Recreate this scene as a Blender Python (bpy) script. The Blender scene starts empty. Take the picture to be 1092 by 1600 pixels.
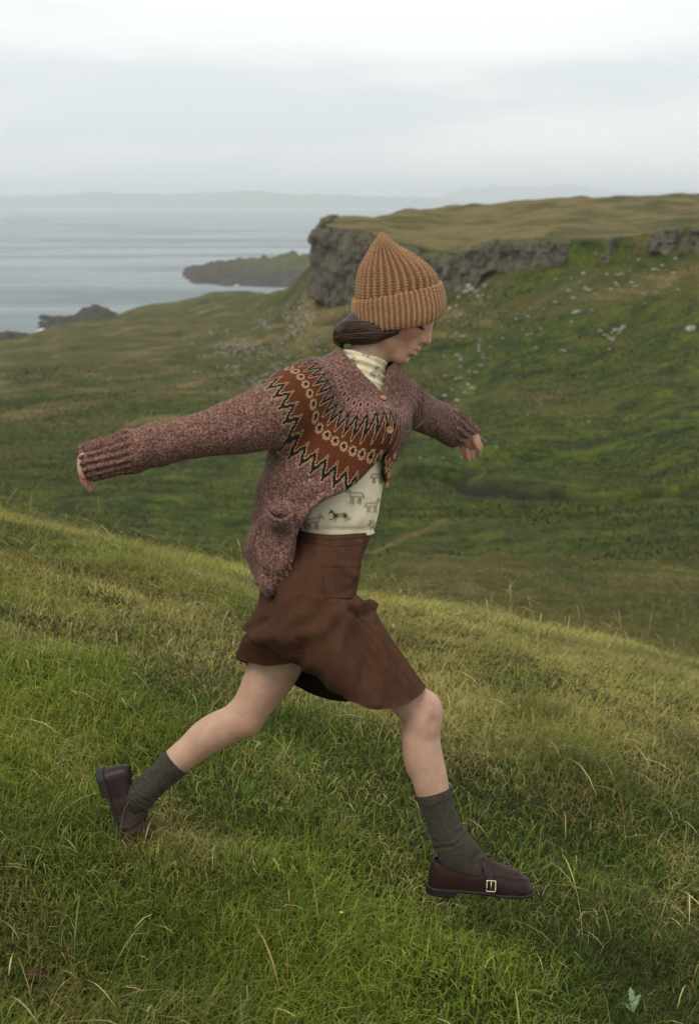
import bpy, math, random
import numpy as np
from mathutils import Vector, Matrix

random.seed(7)
rng = np.random.default_rng(11)
scene = bpy.context.scene
col = scene.collection

# ------------------------------------------------------------------ camera
PITCH = math.radians(12.24)      # horizon sits high in the frame
FPX = 1600.0 * 50.0 / 36.0       # 50 mm lens, in pixels of the 1092 x 1600 photograph
DP = 3.47                        # depth of the runner
cam_data = bpy.data.cameras.new('camera')
cam_data.sensor_fit = 'VERTICAL'
cam_data.sensor_height = 36.0
cam_data.lens = 50.0
cam_data.clip_start = 0.05
cam_data.clip_end = 80000.0
cam_data.dof.use_dof = True
cam_data.dof.focus_distance = DP
cam_data.dof.aperture_fstop = 6.3
cam = bpy.data.objects.new('camera', cam_data)
cam.location = (0, 0, 0)
cam.rotation_euler = (math.pi / 2 - PITCH, 0, 0)
col.objects.link(cam)
scene.camera = cam

# ------------------------------------------------------------------ sky light
SUN_EL, SUN_AZ = math.radians(58), math.radians(215)   # azimuth clockwise from +Y: behind the camera, a bit left
world = bpy.data.worlds.new('World')
scene.world = world
world.use_nodes = True
wn, wl = world.node_tree.nodes, world.node_tree.links
wn.clear()


def W(t, **kw):
    n = wn.new(t)
    for k, v in kw.items():
        setattr(n, k, v)
    return n


sky = W('ShaderNodeTexSky', sky_type='NISHITA', sun_disc=False)
sky.sun_elevation = SUN_EL
sky.sun_rotation = SUN_AZ
sky.air_density, sky.dust_density = 1.0, 3.0
tc = W('ShaderNodeTexCoord')
mp = W('ShaderNodeMapping')
mp.inputs['Scale'].default_value = (2.2, 2.2, 11.0)
mp.inputs['Location'].default_value = (1.2, 0.3, 4.6)
wl.new(tc.outputs['Generated'], mp.inputs['Vector'])
nz = W('ShaderNodeTexNoise')
nz.inputs['Scale'].default_value = 1.0
nz.inputs['Detail'].default_value = 7.0
nz.inputs['Roughness'].default_value = 0.5
nz.inputs['Distortion'].default_value = 0.2
wl.new(mp.outputs['Vector'], nz.inputs['Vector'])
rp = W('ShaderNodeValToRGB')
rp.color_ramp.elements[0].position = 0.38
rp.color_ramp.elements[0].color = (0.74, 0.785, 0.795, 1)
rp.color_ramp.elements[1].position = 0.56
rp.color_ramp.elements[1].color = (0.98, 0.99, 0.98, 1)
e = rp.color_ramp.elements.new(0.47)
e.color = (0.88, 0.905, 0.905, 1)
wl.new(nz.outputs['Fac'], rp.inputs['Fac'])
up = W('ShaderNodeVectorMath', operation='SCALE')
up.inputs['Scale'].default_value = 9.6
wl.new(rp.outputs['Color'], up.inputs[0])
mx = W('ShaderNodeMix', data_type='RGBA')
mx.inputs[0].default_value = 0.93          # overcast: cloud hides nearly all of the clear sky
wl.new(sky.outputs['Color'], mx.inputs[6])
wl.new(up.outputs['Vector'], mx.inputs[7])
bg = W('ShaderNodeBackground')
bg.inputs['Strength'].default_value = 0.1
wl.new(mx.outputs[2], bg.inputs['Color'])
wo = W('ShaderNodeOutputWorld')
wl.new(bg.outputs[0], wo.inputs['Surface'])

sun_data = bpy.data.lights.new('sun', 'SUN')
sun_data.energy = 1.5
sun_data.angle = math.radians(28)
sun_data.color = (1.0, 0.94, 0.84)
sun = bpy.data.objects.new('sun', sun_data)
sd = Vector((math.sin(SUN_AZ) * math.cos(SUN_EL), math.cos(SUN_AZ) * math.cos(SUN_EL), math.sin(SUN_EL)))
sun.rotation_euler = sd.to_track_quat('Z', 'Y').to_euler()
col.objects.link(sun)

vs = scene.view_settings
vs.view_transform = 'Standard'
vs.look = 'None'
vs.exposure = 0.3
vs.gamma = 1.0
vs.use_curve_mapping = False
scene.render.engine = 'CYCLES'
scene.cycles.use_denoising = True
scene.cycles.volume_bounces = 6
scene.cycles.max_bounces = 8
scene.cycles.volume_step_rate = 1.0

# ------------------------------------------------------------------ helpers


def _hash(*c):
    h = np.zeros(np.broadcast(*c).shape, np.uint32)
    for i, a in enumerate(c):
        h = h ^ (a.astype(np.int64).astype(np.uint32) * np.uint32([374761393, 668265263, 2147483647, 1274126177][i]))
        h = (h ^ (h >> np.uint32(13))) * np.uint32(1274126177)
        h = h ^ (h >> np.uint32(16))
    return h.astype(np.float64) / 4294967295.0


def vnoise(x, y, z=None, seed=0):
    """smooth value noise, -1..1, in two or three dimensions"""
    x = np.asarray(x, float) + seed * 17.31
    y = np.asarray(y, float) + seed * 9.17
    xi, yi = np.floor(x), np.floor(y)
    fx, fy = x - xi, y - yi
    fx = fx * fx * fx * (fx * (fx * 6 - 15) + 10)
    fy = fy * fy * fy * (fy * (fy * 6 - 15) + 10)
    if z is None:
        def L(a, b): return _hash(xi + a, yi + b)
        v = (L(0, 0) * (1 - fx) + L(1, 0) * fx) * (1 - fy) + (L(0, 1) * (1 - fx) + L(1, 1) * fx) * fy
        return v * 2 - 1
    z = np.asarray(z, float) + seed * 5.71
    zi = np.floor(z)
    fz = z - zi
    fz = fz * fz * (3 - 2 * fz)

    def L(a, b, c): return _hash(xi + a, yi + b, zi + c)
    v0 = (L(0, 0, 0) * (1 - fx) + L(1, 0, 0) * fx) * (1 - fy) + (L(0, 1, 0) * (1 - fx) + L(1, 1, 0) * fx) * fy
    v1 = (L(0, 0, 1) * (1 - fx) + L(1, 0, 1) * fx) * (1 - fy) + (L(0, 1, 1) * (1 - fx) + L(1, 1, 1) * fx) * fy
    return (v0 * (1 - fz) + v1 * fz) * 2 - 1


def fbm(x, y, z=None, seed=0, oct=4, gain=0.5):
    s, a, f = 0.0, 1.0, 1.0
    for i in range(oct):
        s = s + a * (vnoise(x * f, y * f, None if z is None else z * f, seed + i * 3))
        a *= gain
        f *= 2.03
    return s


def sstep(a, b, x):
    t = np.clip((x - a) / (b - a), 0, 1)
    return t * t * (3 - 2 * t)


def make_mesh(name, verts, faces=None, quads=None, tris=None, smooth=True):
    """one mesh from arrays"""
    me = bpy.data.meshes.new(name)
    v = np.ascontiguousarray(verts, dtype=np.float32)
    me.vertices.add(len(v))
    me.vertices.foreach_set('co', v.ravel())
    loops, starts, n = [], [], 0
    if quads is not None and len(quads):
        q = np.asarray(quads, np.int32)
        loops.append(q.ravel())
        starts.append(np.arange(len(q), dtype=np.int32) * 4 + n)
        n += q.size
    if tris is not None and len(tris):
        t = np.asarray(tris, np.int32)
        loops.append(t.ravel())
        starts.append(np.arange(len(t), dtype=np.int32) * 3 + n)
        n += t.size
    loops = np.concatenate(loops)
    starts = np.concatenate(starts)
    me.loops.add(len(loops))
    me.loops.foreach_set('vertex_index', loops)
    me.polygons.add(len(starts))
    me.polygons.foreach_set('loop_start', starts)
    if smooth:
        me.polygons.foreach_set('use_smooth', np.ones(len(starts), dtype=bool))
    me.update(calc_edges=True)
    me.validate()
    return me


def grid_quads(nu, nv, wrap_u=False, off=0):
    """quads of a vertex grid stored as [v][u]"""
    u = np.arange(nu if wrap_u else nu - 1)
    v = np.arange(nv - 1)
    U, V = np.meshgrid(u, v)
    U2 = (U + 1) % nu
    return np.stack([V * nu + U, V * nu + U2, (V + 1) * nu + U2, (V + 1) * nu + U], -1).reshape(-1, 4) + off


def attr_f(me, name, vals):
    a = me.attributes.new(name, 'FLOAT', 'POINT')
    a.data.foreach_set('value', np.ascontiguousarray(vals, np.float32).ravel())


def attr_c(me, name, vals):
    v = np.ones((len(vals), 4), np.float32)
    v[:, :3] = vals
    a = me.attributes.new(name, 'FLOAT_COLOR', 'POINT')
    a.data.foreach_set('color', v.ravel())


def attr_v(me, name, vals):
    a = me.attributes.new(name, 'FLOAT_VECTOR', 'POINT')
    a.data.foreach_set('vector', np.ascontiguousarray(vals, np.float32).ravel())


def obj(name, me, mat=None, parent=None, **props):
    o = bpy.data.objects.new(name, me)
    col.objects.link(o)
    if mat is not None and me is not None:
        me.materials.append(mat)
    if parent is not None:
        o.parent = parent
    for k, v in props.items():
        o[k] = v
    return o


class Mat:
    """small node-tree builder"""

    def __init__(self, name, rough=0.8, spec=0.3):
        self.m = bpy.data.materials.new(name)
        self.m.use_nodes = True
        self.nt = self.m.node_tree
        self.b = self.nt.nodes['Principled BSDF']
        self.b.inputs['Roughness'].default_value = rough
        self.b.inputs['Specular IOR Level'].default_value = spec

    def n(self, t, **kw):
        nd = self.nt.nodes.new(t)
        for k, v in kw.items():
            setattr(nd, k, v)
        return nd

    def link(self, a, b):
        self.nt.links.new(a, b)

    def val(self, sock, v):
        if hasattr(v, 'is_linked') or hasattr(v, 'links'):
            self.link(v, sock)
        else:
            sock.default_value = v

    def attr(self, name, out='Fac'):
        a = self.n('ShaderNodeAttribute', attribute_name=name)
        return a.outputs[out]

    def coord(self, which='Object', scale=(1, 1, 1)):
        t = self.n('ShaderNodeTexCoord')
        m = self.n('ShaderNodeMapping')
        m.inputs['Scale'].default_value = scale
        self.link(t.outputs[which], m.inputs['Vector'])
        return m.outputs['Vector']

    def noise(self, vec=None, scale=5.0, detail=4.0, rough=0.55, dist=0.0, out='Fac'):
        t = self.n('ShaderNodeTexNoise')
        t.inputs['Scale'].default_value = scale
        t.inputs['Detail'].default_value = detail
        t.inputs['Roughness'].default_value = rough
        t.inputs['Distortion'].default_value = dist
        if vec is not None:
            self.link(vec, t.inputs['Vector'])
        return t.outputs[out]

    def voronoi(self, vec=None, scale=5.0, out='Distance', feature='F1'):
        t = self.n('ShaderNodeTexVoronoi', feature=feature)
        t.inputs['Scale'].default_value = scale
        if vec is not None:
            self.link(vec, t.inputs['Vector'])
        return t.outputs[out]

    def ramp(self, fac, stops):
        r = self.n('ShaderNodeValToRGB')
        els = r.color_ramp.elements
        for i, (p, c) in enumerate(stops):
            c = (c, c, c, 1) if isinstance(c, (int, float)) else (c[0], c[1], c[2], 1)
            if i < 2:
                els[i].position = p
                els[i].color = c
            else:
                k = els.new(p)
                k.color = c
        self.link(fac, r.inputs['Fac'])
        return r.outputs['Color']

    def mix(self, fac, a, b, mode='MIX'):
        m = self.n('ShaderNodeMix', data_type='RGBA', blend_type=mode)
        m.clamp_factor = True
        for s, v in ((m.inputs[0], fac), (m.inputs[6], a), (m.inputs[7], b)):
            if isinstance(v, tuple):
                v = (v[0], v[1], v[2], 1)
            self.val(s, v)
        return m.outputs[2]

    def math(self, op, a, b=0.0, c=0.0):
        m = self.n('ShaderNodeMath', operation=op)
        for s, v in zip(m.inputs, (a, b, c)):
            self.val(s, v)
        return m.outputs[0]

    def base(self, v):
        self.val(self.b.inputs['Base Color'], (v[0], v[1], v[2], 1) if isinstance(v, tuple) else v)

    def bump(self, h, strength=0.5, dist=0.01):
        b = self.n('ShaderNodeBump')
        b.inputs['Strength'].default_value = strength
        b.inputs['Distance'].default_value = dist
        self.link(h, b.inputs['Height'])
        self.link(b.outputs['Normal'], self.b.inputs['Normal'])


CP, SP = math.cos(PITCH), math.sin(PITCH)


def ray(px, py):
    """direction of a photo pixel: x/y and z/y for each metre of forward distance"""
    X = (np.asarray(px, float) - 546) / FPX
    Y = (800 - np.asarray(py, float)) / FPX
    den = CP + Y * SP
    return X / den, (-SP + Y * CP) / den
# ================================================================== modelling kit for the runner
# figure space: x right, y up, z away from the camera (metres), origin on the lens axis at depth DP
S = FPX / DP


def C(px, py, z=0.0):
    k = (1 + z / DP) / S
    return np.array([(px - 546) * k, (800 - py) * k, z])


BASE = np.array([C(700, 1408, -0.10)])[0]


def to_world(v):
    v = np.asarray(v, float)
    x, y, d = v[..., 0], v[..., 1], v[..., 2] + DP
    return np.stack([x, y * SP + d * CP, y * CP - d * SP], -1)


BASE_W = to_world(BASE)


def local(v):
    return to_world(v) - BASE_W


def catmull(P, n):
    """smooth resampling of a control polyline (rows of any width)"""
    P = np.asarray(P, float)
    Q = np.vstack([2 * P[0] - P[1], P, 2 * P[-1] - P[-2]])
    out = []
    for i in range(1, len(Q) - 2):
        t = np.linspace(0, 1, n, endpoint=False)[:, None]
        a, b, c, d = Q[i - 1], Q[i], Q[i + 1], Q[i + 2]
        out.append(0.5 * (2 * b + (c - a) * t + (2 * a - 5 * b + 4 * c - d) * t ** 2 + (3 * b - a - 3 * c + d) * t ** 3))
    out.append(P[-1:])
    return np.vstack(out)


def smin(a, b, k):
    if k <= 0:
        return np.minimum(a, b)
    h = np.clip(0.5 + 0.5 * (b - a) / k, 0, 1)
    return b * (1 - h) + a * h - k * h * (1 - h)


def smax(a, b, k):
    return -smin(-a, -b, k)


class Field:
    def __init__(self, lo, hi, h):
        self.h = h
        self.lo = np.asarray(lo, float)
        n = np.ceil((np.asarray(hi) - self.lo) / h).astype(int) + 1
        self.n = n
        self.ax = [(self.lo[i] + h * np.arange(n[i])).astype(np.float32) for i in range(3)]
        self.d = np.full(tuple(n), 0.2, np.float32)

    def sl(self, lo, hi):
        a = np.clip(np.floor((np.asarray(lo) - self.lo) / self.h).astype(int), 0, self.n - 1)
        b = np.clip(np.ceil((np.asarray(hi) - self.lo) / self.h).astype(int) + 1, 1, self.n)
        return tuple(slice(a[i], max(b[i], a[i] + 1)) for i in range(3))

    def pts(self, s=None):
        s = s or (slice(None),) * 3
        return self.ax[0][s[0]][:, None, None], self.ax[1][s[1]][None, :, None], self.ax[2][s[2]][None, None, :]

    def put(self, s, d, op='add', k=0.0):
        if op == 'add':
            self.d[s] = smin(self.d[s], d, k)
        elif op == 'sub':
            self.d[s] = smax(self.d[s], -d, k)
        else:
            self.d[s] = smax(self.d[s], d, k)

    def chain(self, P, op='add', k=0.0, sub=5, zs=1.0, pad=0.05):
        """P rows: x y z r"""
        P = catmull(P, sub) if sub > 1 and len(P) > 1 else np.asarray(P, float)
        r = P[:, 3].max() * max(1, zs) + pad + k
        s = self.sl(P[:, :3].min(0) - r, P[:, :3].max(0) + r)
        x, y, z = self.pts(s)
        best = np.full(np.broadcast(x, y, z).shape, 0.5, np.float32)
        if len(P) == 1:
            P = np.vstack([P, P + [1e-5, 0, 0, 0]])
        for i in range(len(P) - 1):
            a, b = P[i], P[i + 1]
            rr = max(a[3], b[3]) * max(1, zs) + pad + k
            q = self.sl(np.minimum(a, b)[:3] - rr, np.maximum(a, b)[:3] + rr)
            x, y, z = self.pts(q)
            ba = (b - a)[:3]
            L = float(ba @ ba) + 1e-12
            hh = np.clip(((x - a[0]) * ba[0] + (y - a[1]) * ba[1] + (z - a[2]) * ba[2]) / L, 0, 1)
            dx, dy, dz = x - a[0] - hh * ba[0], y - a[1] - hh * ba[1], (z - a[2] - hh * ba[2]) / zs
            d = np.sqrt(dx * dx + dy * dy + dz * dz) - (a[3] + (b[3] - a[3]) * hh)
            w = tuple(slice(q[j].start - s[j].start, q[j].stop - s[j].start) for j in range(3))
            best[w] = np.minimum(best[w], d)
        self.put(s, best, op, k)

    def ell(self, c, r, op='add', k=0.0, R=None, pad=0.05):
        """ellipsoid; R rows are its own axes"""
        c, r = np.asarray(c, float), np.asarray(r, float)
        m = r.max() + pad + k
        s = self.sl(c - m, c + m)
        x, y, z = self.pts(s)
        x, y, z = x - c[0], y - c[1], z - c[2]
        if R is not None:
            x, y, z = (R[i][0] * x + R[i][1] * y + R[i][2] * z for i in range(3))
        k0 = np.sqrt((x / r[0]) ** 2 + (y / r[1]) ** 2 + (z / r[2]) ** 2) + 1e-6
        k1 = np.sqrt((x / r[0] ** 2) ** 2 + (y / r[1] ** 2) ** 2 + (z / r[2] ** 2) ** 2) + 1e-6
        self.put(s, (k0 * (k0 - 1) / k1).astype(np.float32), op, k)

    def func(self, fn, lo, hi, op='add', k=0.0):
        s = self.sl(lo, hi)
        x, y, z = self.pts(s)
        self.put(s, np.broadcast_to(fn(x, y, z), np.broadcast(x, y, z).shape).astype(np.float32), op, k)

    def poly(self, pts, op='sub', k=0.0, z0=-9, z1=9, ref=-0.1):
        """prism over a photo-outline, through z0..z1"""
        V = np.array([C(p[0], p[1], ref)[:2] for p in pts])
        x, y = self.ax[0][:, None], self.ax[1][None, :]
        d = np.full((self.n[0], self.n[1]), 1e9)
        sg = np.ones_like(d)
        for i in range(len(V)):
            a, b = V[i], V[i - 1]
            ex, ey = b - a
            wx, wy = x - a[0], y - a[1]
            t = np.clip((wx * ex + wy * ey) / (ex * ex + ey * ey + 1e-12), 0, 1)
            d = np.minimum(d, (wx - ex * t) ** 2 + (wy - ey * t) ** 2)
            c1, c2, c3 = y >= a[1], y < b[1], ex * wy > ey * wx
            fl = (c1 & c2 & c3) | (~c1 & ~c2 & ~c3)
            sg = np.where(fl, -sg, sg)
        d = (sg * np.sqrt(d)).astype(np.float32)[:, :, None]
        z = self.ax[2][None, None, :]
        d3 = np.maximum(d, np.maximum(z0 - z, z - z1).astype(np.float32))
        self.put((slice(None),) * 3, d3, op, k)

    def mesh(self, smooth=1):
        """surface nets"""
        d = self.d
        neg = d < 0
        cnt = np.zeros(tuple(self.n - 1), np.uint8)
        for i in (0, 1):
            for j in (0, 1):
                for k in (0, 1):
                    cnt += neg[i:self.n[0] - 1 + i, j:self.n[1] - 1 + j, k:self.n[2] - 1 + k]
        I = np.argwhere((cnt > 0) & (cnt < 8))
        cid = np.full(tuple(self.n - 1), -1, np.int32)
        cid[I[:, 0], I[:, 1], I[:, 2]] = np.arange(len(I))
        corner = np.array([(i, j, k) for i in (0, 1) for j in (0, 1) for k in (0, 1)])
        val = np.stack([d[I[:, 0] + c[0], I[:, 1] + c[1], I[:, 2] + c[2]] for c in corner], 1)
        acc = np.zeros((len(I), 3))
        num = np.zeros(len(I))
        for a in range(8):
            for b in range(a + 1, 8):
                if np.abs(corner[a] - corner[b]).sum() != 1:
                    continue
                va, vb = val[:, a], val[:, b]
                m = (va < 0) != (vb < 0)
                t = np.where(m, va / np.where(m, va - vb, 1), 0)
                acc += np.where(m[:, None], corner[a] + t[:, None] * (corner[b] - corner[a]), 0)
                num += m
        v = self.lo + self.h * (I + acc / num[:, None])
        quads = []
        for ax in range(3):
            o = [x for x in range(3) if x != ax]
            s0 = [slice(None)] * 3
            s1 = [slice(None)] * 3
            s0[ax], s1[ax] = slice(0, -1), slice(1, None)
            a, b = neg[tuple(s0)], neg[tuple(s1)]
            E = np.argwhere(a != b)
            ok = (E[:, o[0]] > 0) & (E[:, o[1]] > 0) & (E[:, o[0]] < self.n[o[0]] - 1) & (E[:, o[1]] < self.n[o[1]] - 1)
            E = E[ok]
            q = []
            for (u, w) in ((1, 1), (0, 1), (0, 0), (1, 0)):
                J = E.copy()
                J[:, o[0]] -= u
                J[:, o[1]] -= w
                q.append(cid[J[:, 0], J[:, 1], J[:, 2]])
            q = np.stack(q, 1)
            inside_first = a[E[:, 0], E[:, 1], E[:, 2]]
            flip = inside_first if ax != 1 else ~inside_first
            q[flip] = q[flip][:, ::-1]
            quads.append(q)
        quads = np.concatenate(quads)
        for _ in range(smooth):
            v = relax(v, quads)
        return v, quads


def relax(v, q, f=0.5):
    acc = np.zeros_like(v)
    n = np.zeros(len(v))
    for a, b in ((0, 1), (1, 2), (2, 3), (3, 0)):
        for i, j in ((a, b), (b, a)):
            for c in range(3):
                acc[:, c] += np.bincount(q[:, i], v[q[:, j], c], len(v))
            n += np.bincount(q[:, i], minlength=len(v))
    return v * (1 - f) + f * acc / np.maximum(n, 1)[:, None]


def normals(v, q):
    fn = np.cross(v[q[:, 2]] - v[q[:, 0]], v[q[:, 3]] - v[q[:, 1]])
    N = np.zeros_like(v)
    for i in range(4):
        for c in range(3):
            N[:, c] += np.bincount(q[:, i], fn[:, c], len(v))
    return N / (np.linalg.norm(N, axis=1, keepdims=True) + 1e-12)


def tube(P, nu=24, sub=6, zs=1.0, caps=True):
    """round tube along control rows x y z r; returns verts, quads, tris, (u, v) per vertex"""
    P = catmull(P, sub) if sub > 1 else np.asarray(P, float)
    p, r = P[:, :3], P[:, 3]
    if P.shape[1] > 4:
        zs = P[:, 4][:, None, None]
    t = np.gradient(p, axis=0)
    t /= np.linalg.norm(t, axis=1, keepdims=True) + 1e-12
    ref = np.array([0, 0, 1.0]) if abs(t[0][2]) < 0.9 else np.array([0, 1.0, 0])
    e1 = np.cross(t, ref)
    e1 /= np.linalg.norm(e1, axis=1, keepdims=True) + 1e-12
    e2 = np.cross(t, e1)
    a = np.linspace(0, 2 * np.pi, nu, endpoint=False)
    v = p[:, None] + r[:, None, None] * (np.cos(a)[None, :, None] * e1[:, None] + zs * np.sin(a)[None, :, None] * e2[:, None])
    v = v.reshape(-1, 3)
    q = grid_quads(nu, len(p), True)
    uv = np.stack([np.tile(a, len(p)), np.repeat(np.linspace(0, 1, len(p)), nu)], -1)
    tr = []
    if caps:
        n0 = len(v)
        v = np.vstack([v, p[:1], p[-1:]])
        uv = np.vstack([uv, [[0, 0], [0, 1]]])
        for i in range(nu):
            j = (i + 1) % nu
            tr.append((n0, j, i))
            tr.append((n0 + 1, n0 - nu + i, n0 - nu + j))
    return v, q, np.array(tr, int).reshape(-1, 3), uv


class Bag:
    """joins pieces of geometry into one mesh"""

    def __init__(self):
        self.v, self.q, self.t, self.n, self.c = [], [], [], 0, []

    def add(self, v, q=None, t=None, c=None):
        self.v.append(np.asarray(v, float))
        if q is not None and len(q):
            self.q.append(np.asarray(q) + self.n)
        if t is not None and len(t):
            self.t.append(np.asarray(t) + self.n)
        if c is not None:
            self.c.append(np.broadcast_to(np.asarray(c, float), (len(v), np.shape(c)[-1])))
        self.n += len(v)

    def mesh(self, name, world=True, smooth=True):
        v = np.concatenate(self.v)
        me = make_mesh(name, local(v) if world else v, quads=np.concatenate(self.q) if self.q else None,
                       tris=np.concatenate(self.t) if self.t else None, smooth=smooth)
        if self.c:
            attr_c(me, 'tint', np.concatenate(self.c))
        return me


def srgb(r, g, b):
    def f(c):
        c = c / 255.0
        return c / 12.92 if c <= 0.04045 else ((c + 0.055) / 1.055) ** 2.4
    return (f(r), f(g), f(b))


# ================================================================== terrain
SEA = -60.0


def near_h(x, y):
    h = -1.72 - 0.19 * (x - 0.3) - 0.010 * np.clip(x, 0, 9) ** 2 + 0.012 * np.clip(x, -6, 0) ** 2
    h = h - 0.025 * np.clip(y - 3.2, -6, 14) ** 2 * np.where(y > 3.2, 1, 0.3)
    return h


# profiles: photo column -> (cliff distance, [(row, distance)...] or [(None, distance, z)])
PROF = {
    -900: (400, [(900, 60), (800, 130), (740, 180), (650, 260), (600, 330), (575, 420), (555, 520), (540, 620), (None, 720, -66), (None, 2000, -70)]),
    0: (400, [(900, 60), (800, 130), (740, 180), (650, 260), (600, 330), (562, 430), (545, 520), (535, 600), (None, 655, -60.5), (None, 720, -66), (None, 2000, -70)]),
    130: (400, [(900, 60), (810, 125), (740, 175), (650, 255), (600, 320), (555, 410), (530, 510), (512, 600), (505, 690), (None, 740, -60.5), (None, 800, -66), (None, 2000, -70)]),
    250: (400, [(900, 60), (830, 110), (740, 170), (650, 250), (600, 310), (550, 400), (510, 520), (484, 690), (476, 790), (None, 860, -59), (None, 930, -66), (None, 2000, -70)]),
    380: (400, [(900, 60), (830, 110), (740, 165), (650, 240), (600, 300), (545, 380), (500, 470), (470, 600), (458, 800), (None, 930, -57), (None, 1010, -66), (None, 2000, -70)]),
    440: (400, [(900, 58), (830, 108), (740, 160), (650, 230), (600, 290), (540, 365), (490, 430), (452, 490), (None, 640, -42), (None, 900, -57), (None, 1010, -66), (None, 2000, -70)]),
    492: (404, [(900, 56), (830, 105), (740, 155), (650, 225), (600, 275), (540, 345), (480, 395), (430, 425), (402, 470), (None, 620, -40), (None, 900, -57), (None, 1010, -66), (None, 2000, -70)]),
    502: (404, [(900, 55), (830, 105), (740, 155), (650, 225), (600, 270), (550, 330), (480, 399), (478, 404), (356, 405), (348, 430), (None, 520, -6), (None, 640, -30), (None, 900, -57), (None, 1010, -66), (None, 2000, -70)]),
    560: (390, [(920, 50), (850, 90), (760, 150), (690, 200), (620, 255), (560, 310), (495, 375), (472, 389), (362, 390), (345, 440), (340, 480), (None, 620, -14), (None, 900, -50), (None, 1010, -66), (None, 2000, -70)]),
    640: (372, [(935, 42), (850, 85), (765, 145), (700, 190), (630, 235), (560, 290), (490, 345), (455, 370), (384, 372), (345, 450), (325, 520), (None, 700, -8), (None, 1000, -40), (None, 2000, -66)]),
    715: (358, [(950, 40), (855, 80), (770, 140), (705, 180), (640, 222), (560, 278), (500, 325), (445, 356), (402, 358), (360, 420), (318, 540), (None, 750, -6), (None, 1100, -30), (None, 2000, -60)]),
    800: (335, [(960, 40), (850, 80), (775, 130), (705, 175), (640, 212), (560, 262), (480, 308), (412, 333), (375, 335), (350, 400), (312, 550), (None, 760, -4), (None, 1100, -20), (None, 2000, -50)]),
    900: (318, [(970, 40), (850, 80), (785, 118), (765, 140), (700, 178), (640, 210), (560, 250), (480, 286), (412, 316), (376, 318), (350, 390), (308, 560), (None, 760, 0), (None, 1100, -14), (None, 2000, -50)]),
    1092: (295, [(1000, 36), (860, 78), (795, 112), (765, 130), (700, 160), (600, 208), (500, 250), (400, 292), (358, 295), (335, 380), (303, 560), (None, 760, 2), (None, 1100, -12), (None, 2000, -50)]),
    2100: (270, [(1000, 36), (860, 78), (795, 112), (765, 130), (700, 155), (600, 200), (500, 235), (390, 268), (345, 270), (325, 360), (300, 560), (None, 760, 2), (None, 1100, -12), (None, 2000, -50)]),
}
_pk = sorted(PROF)
_UG = np.concatenate([np.linspace(0.02, 0.96, 300), np.linspace(0.962, 1.04, 160), np.linspace(1.05, 5.2, 300)])
_tab = []
for k in _pk:
    Dc, L = PROF[k]
    d, z = [], []
    for it in L:
        d.append(it[1])
        z.append(it[1] * float(ray(k, it[0])[1]) if it[0] is not None else it[2])
    _tab.append(np.interp(_UG * Dc, d, z))
_tab = np.array(_tab)
# soften the kinks of the lower slopes, keep the cliff step crisp
_sm = _tab.copy()
for _ in range(60):
    _sm[:, 1:-1] = 0.25 * _sm[:, :-2] + 0.5 * _sm[:, 1:-1] + 0.25 * _sm[:, 2:]
_w = 1 - np.exp(-((_UG - 1.0) / 0.03) ** 2)
_tab = _tab * (1 - _w) + _sm * _w
_tk = (np.array(_pk) - 546) / FPX
_dc = np.array([PROF[k][0] for k in _pk], float)


def cliff_d(t):
    return np.interp(t, _tk, _dc)


def prof_h(t, y):
    t = np.clip(t, _tk[0], _tk[-1])
    u = y / cliff_d(t)
    k = np.clip(np.searchsorted(_tk, t) - 1, 0, len(_tk) - 2)
    f = (t - _tk[k]) / (_tk[k + 1] - _tk[k])
    f = f * f * (3 - 2 * f)
    ui = np.interp(u, _UG, np.arange(len(_UG)))
    i = np.clip(ui.astype(int), 0, len(_UG) - 2)
    g = ui - i
    a = _tab[k, i] * (1 - g) + _tab[k, i + 1] * g
    b = _tab[k + 1, i] * (1 - g) + _tab[k + 1, i + 1] * g
    return a * (1 - f) + b * f


DITCH = None


def ditch_d(x, y):
    """distance to the winding ditch of the valley floor"""
    d = np.full(np.shape(x), 99.0)
    if DITCH is None:
        return d
    m = (y > 60) & (y < 260) & (x > -30) & (x < 120)
    if not np.any(m):
        return d
    xx, yy = x[m], y[m]
    b = np.full(len(xx), 99.0)
    for p, q in zip(DITCH[:-1], DITCH[1:]):
        e = q - p
        h = np.clip(((xx - p[0]) * e[0] + (yy - p[1]) * e[1]) / (e @ e), 0, 1)
        b = np.minimum(b, np.hypot(xx - p[0] - h * e[0], yy - p[1] - h * e[1]))
    d[m] = b
    return d


def H(x, y):
    x, y = np.asarray(x, float), np.asarray(y, float)
    t = x / np.maximum(y, 1.0)
    hp = prof_h(t, np.maximum(y, 8))
    hn = near_h(x, y)
    w = sstep(11.0, 30.0, y)
    z = hn * (1 - w) + hp * w
    # hummocks, growing with distance
    amp = np.clip(y / 120, 0, 1) * sstep(20, 70, y)
    u = y / cliff_d(t)
    land = sstep(-62, -54, z)
    z = z + land * amp * (1.5 * fbm(x / 42, y / 60, seed=3, oct=3) + 0.55 * fbm(x / 12, y / 15, seed=5, oct=3)) * (1 - 0.55 * np.exp(-((u - 1) / 0.06) ** 2))
    # winding ditch across the valley floor
    z = z - 2.6 * np.exp(-(ditch_d(x, y) / 1.9) ** 2)
    # small tussocks of the near hillside
    k = sstep(30, 12, y)
    z = z + k * (0.030 * vnoise(x * 1.9, y * 1.7, seed=21) + 0.022 * vnoise(x * 4.6, y * 4.1, seed=22))
    return z


def hit(px, py, y0=12.0, y1=1600.0):
    """where the ray of a photo pixel meets the land"""
    t, s = ray(px, py)
    ys = np.geomspace(y0, y1, 2600)
    d = H(t * ys, ys) - s * ys
    i = int(np.argmax(d > 0))
    if d[i] <= 0:
        return None
    return float(t * ys[i]), float(ys[i]), float(H(t * ys[i], ys[i]))


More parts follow.
